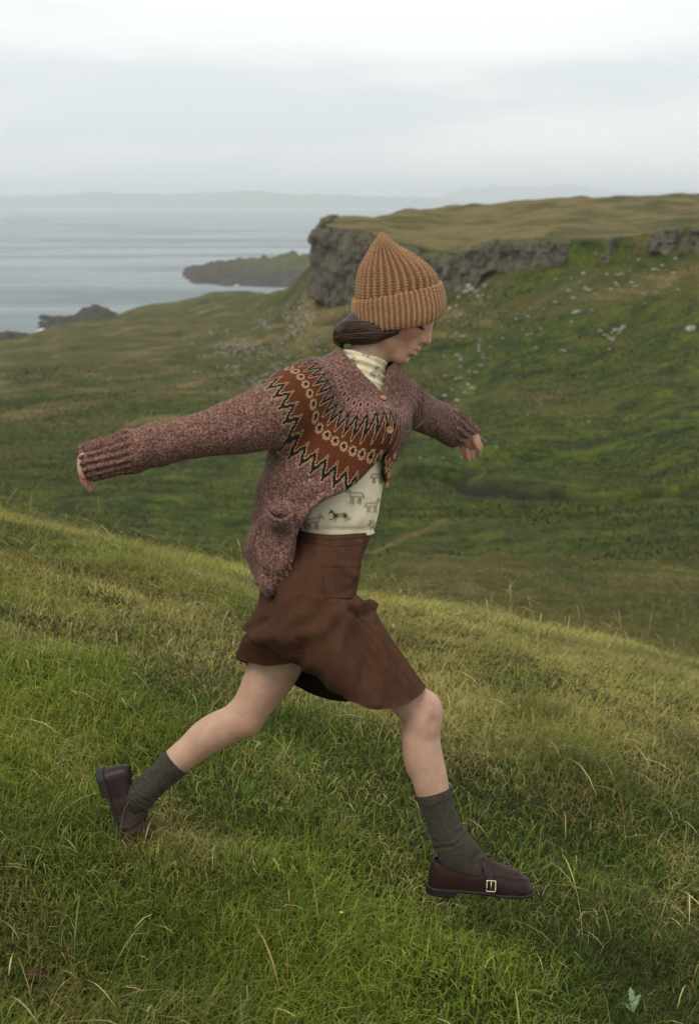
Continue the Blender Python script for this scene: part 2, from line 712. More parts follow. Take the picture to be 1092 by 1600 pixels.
_dp = np.array([hit(a_, b_, 60)[:2] for a_, b_ in [(618, 742), (660, 737), (705, 740), (745, 750), (775, 766), (830, 776), (880, 774), (930, 780), (985, 774), (1040, 770), (1110, 772)]])
DITCH = [p for p in _dp]
_ta, _tb = hit(582, 864, 30), hit(800, 784, 30)
TRACK = (_ta[0], _ta[1], _tb[0], _tb[1])

# ---- materials of the land


def land_mat(near=False):
    M = Mat('hillside_turf' if near else 'valley_grassland', 0.95, 0.12)
    P = M.coord('Object')
    n1 = M.noise(P, 0.055, 6, 0.6, 0.4)
    n2 = M.noise(P, 0.22, 6, 0.62, 0.3)
    Pl = M.coord('Object', (1.6, 1.0, 1.0))
    n3 = M.noise(Pl, 1.1, 8, 0.7)
    n4 = M.noise(P, 7.0, 5, 0.7)
    n5 = M.noise(Pl, 0.8, 7, 0.7, 0.2)
    green = M.ramp(M.mix(0.5, n2, n5), [(0.40, (0.008, 0.014, 0.002)), (0.60, (0.088, 0.106, 0.011)), (0.50, (0.034, 0.050, 0.004))])
    dry = M.ramp(n3, [(0.25, (0.060, 0.050, 0.016)), (0.75, (0.235, 0.180, 0.066))])
    olive = M.ramp(n3, [(0.25, (0.022, 0.024, 0.005)), (0.75, (0.120, 0.100, 0.024))])
    br = M.attr('dry')
    f = M.math('ADD', br, M.math('MULTIPLY', M.math('SUBTRACT', n1, 0.5), 2.6))
    f = M.math('ADD', f, M.math('MULTIPLY', M.math('SUBTRACT', n3, 0.5), 0.9))
    n6 = M.noise(M.coord('Object', (0.035, 0.035, 0.9)), 1.0, 5, 0.65, 0.3)
    f = M.math('ADD', f, M.math('MULTIPLY', M.math('SUBTRACT', n6, 0.5), 1.5))
    f1 = M.ramp(f, [(0.18, 0.0), (0.62, 1.0)])
    f2 = M.ramp(f, [(0.62, 0.0), (1.0, 1.0)])
    c = M.mix(f1, green, olive)
    c = M.mix(f2, c, dry)
    c = M.mix(M.ramp(n4, [(0.40, 0.0), (0.65, 0.75)]), c, M.mix(0.35, c, (0.012, 0.016, 0.004)))
    c = M.mix(M.ramp(M.noise(P, 0.45, 5, 0.75), [(0.55, 0.0), (0.70, 0.8)]), c, M.mix(0.4, c, (0.012, 0.018, 0.004)))
    # bare peat along the ditch, stone where the slope is stony
    c = M.mix(M.attr('peat'), c, (0.022, 0.018, 0.010))
    v = M.voronoi(P, 0.55, 'Color')
    sp = M.n('ShaderNodeSeparateColor')
    M.link(v, sp.inputs[0])
    stone = M.ramp(n4, [(0.3, (0.10, 0.098, 0.085)), (0.7, (0.27, 0.26, 0.24))])
    sm = M.math('ADD', M.attr('stone'), M.math('MULTIPLY', M.math('SUBTRACT', M.noise(P, 0.5, 5, 0.7), 0.5), 2.2))
    c = M.mix(M.ramp(sm, [(0.62, 0.0), (0.72, 1.0)]), c, stone)
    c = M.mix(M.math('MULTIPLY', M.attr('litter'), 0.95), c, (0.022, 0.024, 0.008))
    M.base(c)
    hgt = M.math('ADD', M.math('MULTIPLY', n3, 1.0), M.math('MULTIPLY', n4, 0.35))
    M.bump(hgt, 0.8, 0.35 if not near else 0.02)
    return M.m


def land_attrs(me, x, y, z):
    t = x / np.maximum(y, 1.0)
    u = y / cliff_d(t)
    px = t * FPX + 546
    dry = 0.18 + 0.0 * x
    dry = dry + 0.62 * sstep(1.0, 1.03, u) * sstep(480, 520, px)                       # plateau
    dry = dry + 0.50 * sstep(100, 60, y) * sstep(20, 34, y) * sstep(500, 700, px)        # knoll right of the runner
    dry = dry + 0.38 * sstep(150, 260, y) * sstep(560, 420, px)                         # coast land
    dry = dry + 0.30 * sstep(0.72, 0.98, u) * sstep(420, 600, px) * (u < 1)
    dry = dry - 0.25 * np.exp(-((y - 150) / 40) ** 2)
    dry = dry + 0.45 * np.exp(-((u - 0.93) / 0.08) ** 2) * np.exp(-((px - 490) / 50) ** 2)
    # pale worn line up the knoll
    ax_, ay_, bx_, by_ = TRACK
    hh_ = np.clip(((x - ax_) * (bx_ - ax_) + (y - ay_) * (by_ - ay_)) / ((bx_ - ax_) ** 2 + (by_ - ay_) ** 2), 0, 1)
    dry = dry + .62 * np.exp(-((np.hypot(x - ax_ - hh_ * (bx_ - ax_), y - ay_ - hh_ * (by_ - ay_))) / .6) ** 2)
    attr_f(me, 'dry', dry)
    attr_f(me, 'peat', sstep(3.4, 1.2, ditch_d(x, y) + 1.2 * vnoise(x / 3.0, y / 3.0, seed=55)))
    coast = sstep(-56.5, -58.5, z)
    stone = np.maximum(0.75 * coast, 0.62 * np.exp(-((px - 420) / 85) ** 2) * np.exp(-((u - 0.76) / 0.13) ** 2))
    stone = np.maximum(stone, 0.30 * np.exp(-((u - 0.96) / 0.05) ** 2) * sstep(520, 600, px))
    attr_f(me, 'stone', stone)
    attr_f(me, 'litter', 0.0 * x)


# valley, slopes and plateau: a fan of quads opening away from the photographer
ts = np.concatenate([np.linspace(_tk[0], -0.29, 60)[:-1], np.linspace(-0.29, 0.29, 620), np.linspace(0.29, _tk[-1], 60)[1:]])
ys = np.concatenate([np.geomspace(12.0, 110, 130)[:-1], np.geomspace(110, 1300, 330), np.geomspace(1340, 2100, 10)])
T, Y = np.meshgrid(ts, ys)
# bend the rows so that they follow the cliff line
Dm = cliff_d(T) / 400.0
wb = sstep(60, 200, Y) * sstep(900, 600, Y)
Yb = Y * (1 + (Dm - 1) * wb)
X = T * Yb
Z = H(X, Yb)
Z = Z - 0.05 * sstep(13.5, 12.0, Yb)
me = make_mesh('valley', np.stack([X, Yb, Z], -1).reshape(-1, 3), quads=grid_quads(len(ts), len(ys)))
land_attrs(me, X.ravel(), Yb.ravel(), Z.ravel())
obj('terrain', me, land_mat(), kind='structure')

gx = np.linspace(-13, 13, 300)
gy = np.linspace(-9, 13.2, 260)
X, Y = np.meshgrid(gx, gy)
Z = H(X, Y)
me = make_mesh('hillside', np.stack([X, Y, Z], -1).reshape(-1, 3), quads=grid_quads(300, 260))
land_attrs(me, X.ravel(), Y.ravel(), Z.ravel())
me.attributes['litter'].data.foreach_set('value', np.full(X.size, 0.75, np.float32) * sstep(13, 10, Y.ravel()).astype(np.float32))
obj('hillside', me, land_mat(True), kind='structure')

# ---- sea
M = Mat('sea_water', 0.22, 0.5)
P = M.coord('Object', (1, 1, 1))
big = M.noise(M.coord('Object', (0.0022, 0.0062, 1)), 1.0, 3, 0.5, 0.5)
M.base(M.ramp(big, [(0.35, (0.055, 0.085, 0.095)), (0.65, (0.115, 0.150, 0.158))]))
M.b.inputs['IOR'].default_value = 1.33
rg = M.ramp(big, [(0.36, 0.36), (0.62, 0.24)])
M.link(rg, M.b.inputs['Roughness'])
wv = M.math('ADD', M.noise(M.coord('Object', (0.16, 0.42, 1)), 1.0, 6, 0.62), M.math('MULTIPLY', M.noise(M.coord('Object', (0.03, 0.06, 1)), 1.0, 4, 0.6), 1.2))
M.bump(wv, 0.55, 1.6)
# a fan of rows that grows with distance, with a real low swell near the land
ss = np.concatenate([np.geomspace(350, 2600, 190)[:-1], np.geomspace(2600, 42000, 40)])
tt = np.linspace(-1.6, 1.3, 240)
T, Y = np.meshgrid(tt, ss)
X = T * Y
Z = SEA + 0.16 * fbm(X / 26, Y / 11, seed=31, oct=3) * sstep(3000, 600, Y)
me = make_mesh('sea', np.stack([X, Y, Z], -1).reshape(-1, 3), quads=grid_quads(len(tt), len(ss)))
obj('sea', me, M.m, kind='structure')

# ---- surf along the rocks
def foam_mat():
    M = Mat('sea_foam', 0.7, 0.2)
    M.base((0.74, 0.76, 0.76))
    return M.m


# ---- far coast across the water
def far_hills(px0, px1, rows, dist, depth, seed):
    n, m = int((px1 - px0) / 6.5), 16
    pxs = np.linspace(px0, px1, n)
    top = np.interp(pxs, [r[0] for r in rows], [r[1] for r in rows])
    zt = dist * ray(pxs, top)[1]
    v = []
    for j in range(m):
        f = j / (m - 1)
        yy = dist - depth / 2 + depth * f
        prof = math.sin(f * math.pi) ** 0.7
        zz = SEA - 5 + (zt - SEA + 5) * prof * (1 + 0.10 * vnoise(pxs / 14, np.full(n, f * 4.0), seed=seed) + 0.05 * vnoise(pxs / 5, np.full(n, f * 9.0), seed=seed + 1))
        v.append(np.stack([(pxs - 546) / FPX * yy, np.full(n, yy), zz], -1))
    return make_mesh('far_hills', np.concatenate(v), quads=grid_quads(n, m))


M = Mat('far_moorland', 0.95, 0.1)
P = M.coord('Object')
M.base(M.ramp(M.noise(P, 0.002, 4), [(0.3, (0.030, 0.042, 0.022)), (0.7, (0.075, 0.078, 0.040))]))
far_m = M.m
obj('far_hills', far_hills(-2600, 720, [(-2600, 318), (-2200, 309), (-1700, 303), (-1300, 307), (-900, 301), (-300, 306), (0, 307), (90, 306), (160, 301), (260, 303), (380, 299), (480, 303), (580, 306), (660, 308), (720, 316)], 24000, 3600, 41), far_m, kind='structure')
obj('far_hills', far_hills(600, 1500, [(600, 316), (690, 306), (720, 294), (770, 289), (830, 291), (880, 288), (960, 300), (1060, 299), (1300, 304), (1500, 316)], 32000, 4200, 43), far_m, kind='structure')
# ================================================================== cliff, stones and shore


def rock_mat(name, lo, hi, mossy, zg=None):
    M = Mat(name, 0.92, 0.2)
    P = M.coord('Object')
    Pv = M.coord('Object', (1, 1, .18))
    n1 = M.noise(Pv, .9, 6, .65, .3)
    n2 = M.noise(P, .35, 5, .6)
    n3 = M.noise(P, 4.0, 5, .7)
    c = M.ramp(n1, [(.30, lo), (.72, hi)])
    c = M.mix(M.ramp(n3, [(.35, .55), (.6, 0.0)]), c, (lo[0] * .45, lo[1] * .45, lo[2] * .45))
    # lichen and grass on the ledges
    g = M.n('ShaderNodeNewGeometry')
    sx = M.n('ShaderNodeSeparateXYZ')
    M.link(g.outputs['Normal'], sx.inputs[0])
    led = M.math('ADD', sx.outputs['Z'], M.math('MULTIPLY', M.math('SUBTRACT', n2, .5), 1.2))
    if zg is not None:
        sp_ = M.n('ShaderNodeSeparateXYZ')
        M.link(g.outputs['Position'], sp_.inputs[0])
        led = M.math('ADD', M.math('DIVIDE', M.math('SUBTRACT', sp_.outputs['Z'], zg), 14.0), M.math('MULTIPLY', M.math('SUBTRACT', n2, .5), 1.6))
        led = M.math('ADD', led, .55)
    c = M.mix(M.ramp(led, [(.45, 0.0), (.72, mossy)]), c, M.ramp(n3, [(.3, (.040, .050, .014)), (.7, (.095, .098, .032))]))
    M.base(c)
    M.bump(M.math('ADD', n1, M.math('MULTIPLY', n3, .4)), .8, .5)
    return M.m


cliff_m = rock_mat('cliff_basalt', (.034, .029, .020), (.195, .166, .122), .95)
# plan line of the cliff foot: round the seaward corner, then along the face
pxs = np.linspace(498, 1420, 1150)
tt_ = (pxs - 546) / FPX
line = np.stack([tt_ * cliff_d(tt_), cliff_d(tt_)], -1)
c0 = line[0]
side = np.stack([np.linspace(c0[0] + 7, c0[0], 110), np.linspace(c0[1] + 75, c0[1] + .4, 110)], -1)
line = np.vstack([side, line])
tg = np.gradient(line, axis=0)
for _ in range(25):
    tg[1:-1] = .25 * tg[:-2] + .5 * tg[1:-1] + .25 * tg[2:]
tg /= np.linalg.norm(tg, axis=1, keepdims=True)
nrm = np.stack([tg[:, 1], -tg[:, 0]], -1)       # outwards: to the valley and the sea
arc = np.concatenate([[0], np.cumsum(np.linalg.norm(np.diff(line, axis=0), axis=1))])
pin, pout = line - nrm * 3.0, line + nrm * 3.0
ztop, zbot = H(pin[:, 0], pin[:, 1]), H(pout[:, 0], pout[:, 1])
for _ in range(6):
    zbot[1:-1] = .25 * zbot[:-2] + .5 * zbot[1:-1] + .25 * zbot[2:]
    ztop[1:-1] = .25 * ztop[:-2] + .5 * ztop[1:-1] + .25 * ztop[2:]
cp_ = line[:, 0] / line[:, 1] * FPX + 546
pres = np.where(cp_ < 770, 1.0, np.interp(cp_, [770, 830, 1000, 1200], [.75, .50, .46, .5]) + .55 * vnoise(arc / 7, arc * 0 + 4, seed=71) + .55 * vnoise(arc / 2.6, arc * 0 + 8, seed=72))
NV = 46
zlow = zbot - 1.2 + np.where(cp_ > 760, .34, .12) * (ztop - zbot) * np.clip(.4 + 1.2 * vnoise(arc / 9, arc * 0 + 2, seed=77) + .25 * vnoise(arc / 1.6, arc * 0 + 2, seed=78), 0, 1.3)
rows_ = []
for j in range(NV):
    f = j / (NV - 1)
    zz = zlow + (ztop + .35 - zlow) * f
    # jointed columns: each has its own set-back, broken by ledges
    w1 = np.floor(arc / 2.3 + .35 * vnoise(arc / 5, zz / 6, seed=73))
    w2 = np.floor(arc / .95 + .3 * vnoise(arc / 2, zz / 3, seed=74))
    led = np.floor(zz / 2.6 + 1.5 * _hash(w1, w1 * 0 + 3))
    o = 1.5 * _hash(w1, led) + .7 * _hash(w2, np.floor(zz / 1.3 + 2 * _hash(w2, w2 * 0 + 5))) + .5 * fbm(arc / 3.5, zz / 5, seed=75, oct=3)
    o = o + 1.6 * (1 - f) ** 2 - 1.8 * sstep(.86, 1.0, f) * (.4 + _hash(w1, w1 * 0 + 9))
    o = o - 5.0 * sstep(.55, .15, pres)
    p = line + nrm * (o + .6)[:, None]
    rows_.append(np.stack([p[:, 0], p[:, 1], zz], -1))
me = make_mesh('cliff', np.concatenate(rows_), quads=grid_quads(len(line), NV), smooth=False)
obj('cliff', me, cliff_m, kind='structure')


# stones: a handful of shapes, each placed stone is an object of its own
def stone_mesh(seed, n=3):
    import bmesh
    bm = bmesh.new()
    bmesh.ops.create_icosphere(bm, subdivisions=n, radius=1.0)
    P_ = np.array([v_.co[:] for v_ in bm.verts])
    r_ = np.random.default_rng(seed)
    # cut by random planes for flat broken faces
    for _ in range(9):
        nn = r_.normal(size=3)
        nn /= np.linalg.norm(nn)
        h_ = r_.uniform(.55, .9)
        d_ = P_ @ nn
        P_ = P_ - np.where(d_ > h_, d_ - h_, 0)[:, None] * nn
    P_ = P_ * (1 + .10 * fbm(P_[:, 0] * 2.2, P_[:, 1] * 2.2, P_[:, 2] * 2.2, seed=seed, oct=3))[:, None]
    P_ = P_ * np.array([1.0, .85, .72])
    for v_, p in zip(bm.verts, P_):
        v_.co = p
    me = bpy.data.meshes.new('boulder')
    bm.to_mesh(me)
    bm.free()
    return me


M = Mat('pale_boulder', 0.9, 0.2)
P = M.coord('Object')
n1 = M.noise(P, 2.2, 6, .7)
c = M.ramp(n1, [(.28, (.085, .083, .068)), (.75, (.36, .345, .30))])
M.base(c)
M.bump(n1, .6, .2)
bould_m = M.m
shapes = [stone_mesh(100 + i, 2) for i in range(7)]
for m_ in shapes:
    m_.materials.append(bould_m)


def boulder(px, py, size, label, group, sq=1.0):
    h = hit(px, py, 60)
    if h is None:
        return
    k = size * h[1] / FPX * .62
    o = bpy.data.objects.new('boulder', shapes[hr2.randrange(7)])
    col.objects.link(o)
    o.location = (h[0], h[1], h[2] + k * .18)
    o.scale = (k * hr2.uniform(.8, 1.2), k * hr2.uniform(.8, 1.2), k * sq * hr2.uniform(.7, 1.15))
    o.rotation_euler = (hr2.uniform(-.3, .3), hr2.uniform(-.3, .3), hr2.uniform(0, 6.28))
    o['label'] = label
    o['category'] = 'boulder'
    if group:
        o['group'] = group


hr2 = random.Random(23)
# single stones that can be told apart
boulder(900, 491, 15, 'largest pale boulder alone in the middle of the green slope', None)
boulder(879, 550, 12, 'grey boulder lowest on the open slope below the largest one', None)
boulder(735, 451, 22, 'big pale boulder at the cliff foot just right of the hat', None)
boulder(1078, 516, 17, 'grey boulder near the right edge halfway up the slope', None)
boulder(656, 717, 6, 'small pale stone low on the slope under the forward arm', None)
boulder(920, 660, 6, 'small pale stone alone on the valley grass far below the outcrops', None)
clusters = [
    ('pale boulder in the jumble midway up the slope right of centre', 'boulders in the mid slope jumble', [(955, 522, 26, 16, 16, 4, 9)]),
    ('pale stone scattered down the slope right of the face and hat', 'stones beside the face', [(725, 560, 34, 60, 24, 4, 8), (715, 605, 22, 20, 8, 5, 10)]),
    ('pale stone strewn on the upper slope below the right outcrops', 'stones under the outcrops', [(960, 440, 120, 34, 34, 4, 8), (880, 470, 40, 40, 10, 4, 8)]),
    ('pale stone on the grass between the hat and the largest boulder', 'stones left of the largest boulder', [(815, 510, 46, 40, 14, 3, 7)]),
    ('fallen block lying in the rubble at the cliff foot beside the hat', 'blocks at the cliff foot', [(735, 458, 40, 14, 14, 5, 12), (700, 470, 20, 24, 6, 5, 9)]),
    ('small stone at the foot of the slope below the forward sleeve', 'stones at the slope foot', [(745, 700, 60, 26, 10, 3, 6), (870, 640, 90, 40, 8, 3, 5)]),
]
for lab, grp, cl_ in clusters:
    made = []
    for (cx, cy, sx_, sy_, n_, s0, s1_) in cl_:
        for _ in range(n_):
            boulder(cx + hr2.gauss(0, .5) * sx_, cy + hr2.gauss(0, .5) * sy_, hr2.uniform(s0, s1_), lab, grp)
    # the ones at the rim of each scatter, and the largest, can be pointed out
    made = [o for o in col.objects if o.get('group') == grp]
    noun = lab.split(' ', 1)[1] if lab.startswith(('pale ', 'small ', 'fallen ')) else lab
    left = list(made)
    for key, word in ((lambda o: -o.scale[0] * o.scale[2] / o.location.y ** 2, 'largest'), (lambda o: o.location.x / o.location.y, 'leftmost'),
                      (lambda o: -o.location.x / o.location.y, 'rightmost'), (lambda o: -o.location.z / o.location.y, 'topmost'), (lambda o: o.location.z / o.location.y, 'lowest')):
        o = min(left, key=key)
        left.remove(o)
        o['label'] = word + ' ' + noun

# scree fan under the seaward end of the cliff: far too many small stones to count
tri_m = stone_mesh(300, 1)
tv = np.array([v_.co[:] for v_ in tri_m.vertices])
tf_ = np.array([p.vertices[:] for p in tri_m.polygons])
b = Bag()
n_ok = 0
r3 = np.random.default_rng(5)
cand = []
for _ in range(1500):
    if r3.random() < .72:
        f = r3.random()
        cx, cy = 505 - 175 * f + r3.normal() * 26, 490 + 78 * f + r3.normal() * 22
    else:
        cx, cy = r3.uniform(540, 770), 470 + r3.normal() * 16
    cand.append((cx, cy))
ysc = np.geomspace(150, 460, 700)
for cx, cy in cand:
    t, s_ = ray(cx, cy)
    if vnoise(np.array([cx / 22.]), np.array([cy / 14.]), seed=81)[0] < -.15:
        continue
    d_ = H(t * ysc, ysc) - s_ * ysc
    i_ = int(np.argmax(d_ > 0))
    if d_[i_] <= 0:
        continue
    k = min(3.2, .9 + r3.exponential(.75)) * ysc[i_] / FPX * 1.15
    a_ = r3.uniform(0, 6.28)
    Rm = np.array([[math.cos(a_), -math.sin(a_), 0], [math.sin(a_), math.cos(a_), 0], [0, 0, 1]])
    b.add((tv * r3.uniform(.7, 1.25, 3)) @ Rm.T * k + np.array([t * ysc[i_], ysc[i_], s_ * ysc[i_] + .2 * k]), None, tf_)
me = b.mesh('scree', world=False, smooth=False)
obj('scree', me, bould_m, kind='stuff', label='grey scree of small stones below the cliff')

# low rocky headlands at the water
head_m = rock_mat('shore_rock', (.018, .016, .013), (.125, .112, .090), 1.0, SEA + 7.5)
head_n = rock_mat('shore_rock_near', (.014, .013, .011), (.085, .078, .064), 1.0, SEA + 7.0)


def headland(name, pts, y0, y1, hmax, seed, flat=.55):
    """pts: photo column -> crest height factor; a humped rock between two distances"""
    n, m = 170, 60
    px_ = np.linspace(pts[0][0], pts[-1][0], n)
    cf = np.interp(px_, [p[0] for p in pts], [p[1] for p in pts])
    f = np.linspace(0, 1, m)
    PX, Fm = np.meshgrid(px_, f)
    CF = np.tile(cf, (m, 1))
    yy = y0 + (y1 - y0) * Fm
    xx = (PX - 546) / FPX * yy
    sc = (y0 / 900.0)
    nz_ = fbm(xx / (16 * sc), yy / (22 * sc), seed=seed, oct=3, gain=.45)
    prof = np.minimum(sstep(0, flat, Fm), sstep(1.0, .8, Fm))
    hh = CF * prof * hmax * (.85 + .25 * nz_)
    hh = hh + .26 * hmax * np.abs(fbm(xx / (12 * sc), yy / (16 * sc), seed=seed + 5, oct=3, gain=.45)) * sstep(.0, .25, CF * prof)
    zz = SEA - 2.5 + hh * 1.15 + 1.2 * CF * sstep(0, .15, prof)
    me = make_mesh(name, np.stack([xx, yy, zz], -1).reshape(-1, 3), quads=grid_quads(n, m), smooth=True)
    obj(name, me, head_m if y0 > 900 else head_n, kind='structure')


headland('headland', [(276, 0), (290, .12), (308, .30), (335, .44), (370, .60), (420, .86), (470, .98), (540, 1.1), (620, 1.1), (700, 0)], 1010, 1420, 12.5, 91)
headland('shore_rocks', [(54, 0), (66, .30), (90, .45), (118, .5), (134, .95), (150, 1.0), (168, .9), (205, 0)], 660, 790, 6.2, 95, .4)
headland('shore_rocks', [(-160, 0), (-120, .8), (-40, .8), (0, .75), (30, .85), (52, .7), (70, 0)], 560, 660, 6.0, 97, .45)

# white water on the shore rocks
foam_m = foam_mat()
b = Bag()
for (fx, fy, w_, h_, sd_) in [(70, 514, 9, 5, 1), (84, 520, 8, 3, 2), (62, 523, 6, 4, 3), (300, 424, 12, 1.6, 4), (345, 437, 16, 1.4, 5), (372, 446, 10, 1.5, 6), (20, 553, 10, 3, 7), (105, 512, 10, 2, 8)]:
    t, s_ = ray(fx, fy)
    y_ = (SEA + .3) / s_
    n_ = 26
    U_, V_ = np.meshgrid(np.linspace(-1, 1, n_), np.linspace(-1, 1, n_))
    wx_ = t * y_ + U_ * w_ * y_ / FPX
    wy_ = y_ + V_ * h_ * y_ * y_ / FPX / 60
    keep_ = (fbm(U_ * 2.2 + sd_ * 5, V_ * 2.2, seed=120, oct=3) - (U_ ** 2 + V_ ** 2) * .9 + .35) > 0
    q_ = grid_quads(n_, n_)
    q_ = q_[keep_.ravel()[q_].all(1)]
    b.add(np.stack([wx_, wy_, np.full_like(wx_, SEA + .45)], -1).reshape(-1, 3), q_)
obj('surf', b.mesh('surf', world=False), foam_m, kind='stuff', label='white surf on the shore rocks')

# ---- the air over the sea: even, thin haze
import bmesh
bm = bmesh.new()
bmesh.ops.create_cube(bm, size=1.0)
for v_ in bm.verts:
    v_.co = (v_.co.x * 130000, v_.co.y * 96000 + 0, 0)[0:2] + ((-75.0 if v_.co.z < 0 else 420.0),)
me = bpy.data.meshes.new('haze')
bm.to_mesh(me)
bm.free()
hm = bpy.data.materials.new('sea_haze')
hm.use_nodes = True
hm.node_tree.nodes.clear()
pv = hm.node_tree.nodes.new('ShaderNodeVolumePrincipled')
pv.inputs['Color'].default_value = (.95, .98, 1.0, 1)
pv.inputs['Anisotropy'].default_value = .35
pv.inputs['Density'].default_value = 0.85e-4
om = hm.node_tree.nodes.new('ShaderNodeOutputMaterial')
hm.node_tree.links.new(pv.outputs[0], om.inputs['Volume'])
obj('haze', me, hm, kind='stuff', label='thin pale sea haze over the water')
# ================================================================== grass of the near hillside


def blade_material():
    M = Mat('grass_blade', 0.55, 0.25)
    t = M.attr('tint', 'Color')
    M.base(t)
    tr = M.n('ShaderNodeBsdfTranslucent')
    M.link(M.mix(1.0, t, (1.15, 1.1, .6), 'MULTIPLY'), tr.inputs['Color'])
    mx_ = M.n('ShaderNodeMixShader')
    mx_.inputs[0].default_value = .28
    M.link(M.b.outputs[0], mx_.inputs[1])
    M.link(tr.outputs[0], mx_.inputs[2])
    M.link(mx_.outputs[0], M.nt.nodes['Material Output'].inputs['Surface'])
    return M.m


blade_m = blade_material()
r7 = np.random.default_rng(77)


def scatter(n, y0, y1, power, margin=1.0):
    """points ahead of the camera, thinning with distance"""
    u = r7.random(n * 2)
    if abs(power - 1) < 1e-6:
        y = y0 * (y1 / y0) ** u
    else:
        y = (y0 ** (1 - power) + u * (y1 ** (1 - power) - y0 ** (1 - power))) ** (1 / (1 - power))
    half = .30 * y + margin * .6
    keep = r7.random(n * 2) < (half / half.max()) ** .0
    x = r7.uniform(-1, 1, n * 2) * half
    return x[keep][:n], y[keep][:n]


def blades(x, y, L, wid, lean, az, curl, tint, segs=2):
    """curved tapering blades as one mesh"""
    n = len(x)
    z = H(x, y) - .004
    dx, dy = np.cos(az), np.sin(az)
    sa = az + np.pi / 2 + r7.normal(0, .5, n)
    sx, sy = np.cos(sa), np.sin(sa)
    V, Tn = [], []
    k = segs + 1
    for j in range(k):
        f = j / segs
        h = L * f
        ang = lean * (.35 + .65 * f) + curl * f * f
        hx = h * np.sin(ang)
        hz = h * np.cos(ang) * 1.0
        cx, cy, cz = x + dx * hx, y + dy * hx, z + hz
        w = wid * (1 - f) ** .8 * .5 if j else wid * .5
        if j < segs:
            V.append(np.stack([cx - sx * w, cy - sy * w, cz], -1))
            V.append(np.stack([cx + sx * w, cy + sy * w, cz], -1))
        else:
            V.append(np.stack([cx, cy, cz], -1))
    V = np.stack(V, 1)
    m = V.shape[1]
    base = np.arange(n)[:, None] * m
    T = []
    for j in range(segs - 1):
        a = 2 * j
        T += [(a, a + 1, a + 3), (a, a + 3, a + 2)]
    a = 2 * (segs - 1)
    T.append((a, a + 1, a + 2))
    T = (base[:, None, :] + np.array(T)[None]).reshape(-1, 3)
    c = np.repeat(tint, m, 0)
    # tint of every blade gets darker from tip to base
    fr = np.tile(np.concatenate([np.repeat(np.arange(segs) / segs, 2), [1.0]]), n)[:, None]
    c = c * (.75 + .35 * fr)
    return V.reshape(-1, 3), T, c


GREENS = np.array([(.056, .100, .008), (.096, .150, .012), (.150, .198, .018), (.225, .250, .032), (.052, .085, .008)])
STRAW = np.array([(.36, .285, .095), (.28, .210, .066), (.46, .38, .155), (.19, .135, .048)])


def fields(x, y):
    tus = fbm(x * 1.25, y * 1.0, seed=101, oct=3)            # tussocks
    dry = .55 * fbm(x * .8 + 3, y * .65, seed=103, oct=2) + .75 * fbm(x * 2.7 + 7, y * 2.2, seed=104, oct=2)            # drier patches
    crest = np.exp(-((y - (7.6 - .25 * x)) / 1.9) ** 2) + sstep(7.5, 9.5, y)
    return tus, dry, np.clip(crest, 0, 1.2)


N1 = 500000
x, y = scatter(N1, 1.75, 14.0, 1.0)
tus, dry, crest = fields(x, y)
kp = r7.random(N1) < np.clip(.78 + .5 * tus, .45, 1)
x, y, tus, dry, crest = x[kp], y[kp], tus[kp], dry[kp], crest[kp]
n = len(x)
L = .032 + .036 * r7.random(n) + .075 * np.clip(tus + .1, 0, 1) * r7.random(n) + .055 * crest * r7.random(n) * sstep(6.5, 3.5, x + y * .0 + 3)
wid = (.0022 + .0024 * r7.random(n)) * (1 + .06 * np.clip(y - 3, 0, 10))
az = r7.normal(-.5, 1.5, n)
az = np.where(crest > .5, r7.normal(-.35, .8, n), az)
lean = np.abs(r7.normal(.55, .4, n)) + .25 * crest
curl = np.abs(r7.normal(.5, .5, n))
gi = np.clip((r7.normal(1.6, 1.1, n) + 1.2 * tus - .5 * dry), 0, 3.99)
lo_ = GREENS[gi.astype(int)]
tint = lo_ * r7.uniform(.55, 1.3, n)[:, None]
ps = np.clip(.36 + .46 * np.clip(dry, -.6, 1) + .10 * crest - .22 * np.clip(tus, 0, 1), .03, .75)
is_s = r7.random(n) < ps
tint[is_s] = STRAW[r7.integers(0, 4, is_s.sum())] * r7.uniform(.6, 1.15, is_s.sum())[:, None]
warm = np.clip(.30 + .6 * dry + .6 * crest - .28 * sstep(5.5, 3.0, y), 0, 1)[:, None]
tint = tint * (1 - warm * .5) + warm * .5 * np.array([.40, .36, .105])
lean[is_s] += .35
patch = fbm(x * 1.7 + 1, y * 1.4, seed=141, oct=3)
tint = tint * (1 + .42 * np.clip(patch, -1, 1))[:, None]
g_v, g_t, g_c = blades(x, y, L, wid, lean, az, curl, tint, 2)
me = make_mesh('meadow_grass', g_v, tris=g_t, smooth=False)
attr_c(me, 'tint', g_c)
obj('meadow_grass', me, blade_m, kind='stuff', label='short green grass mixed with straw on the near hillside')

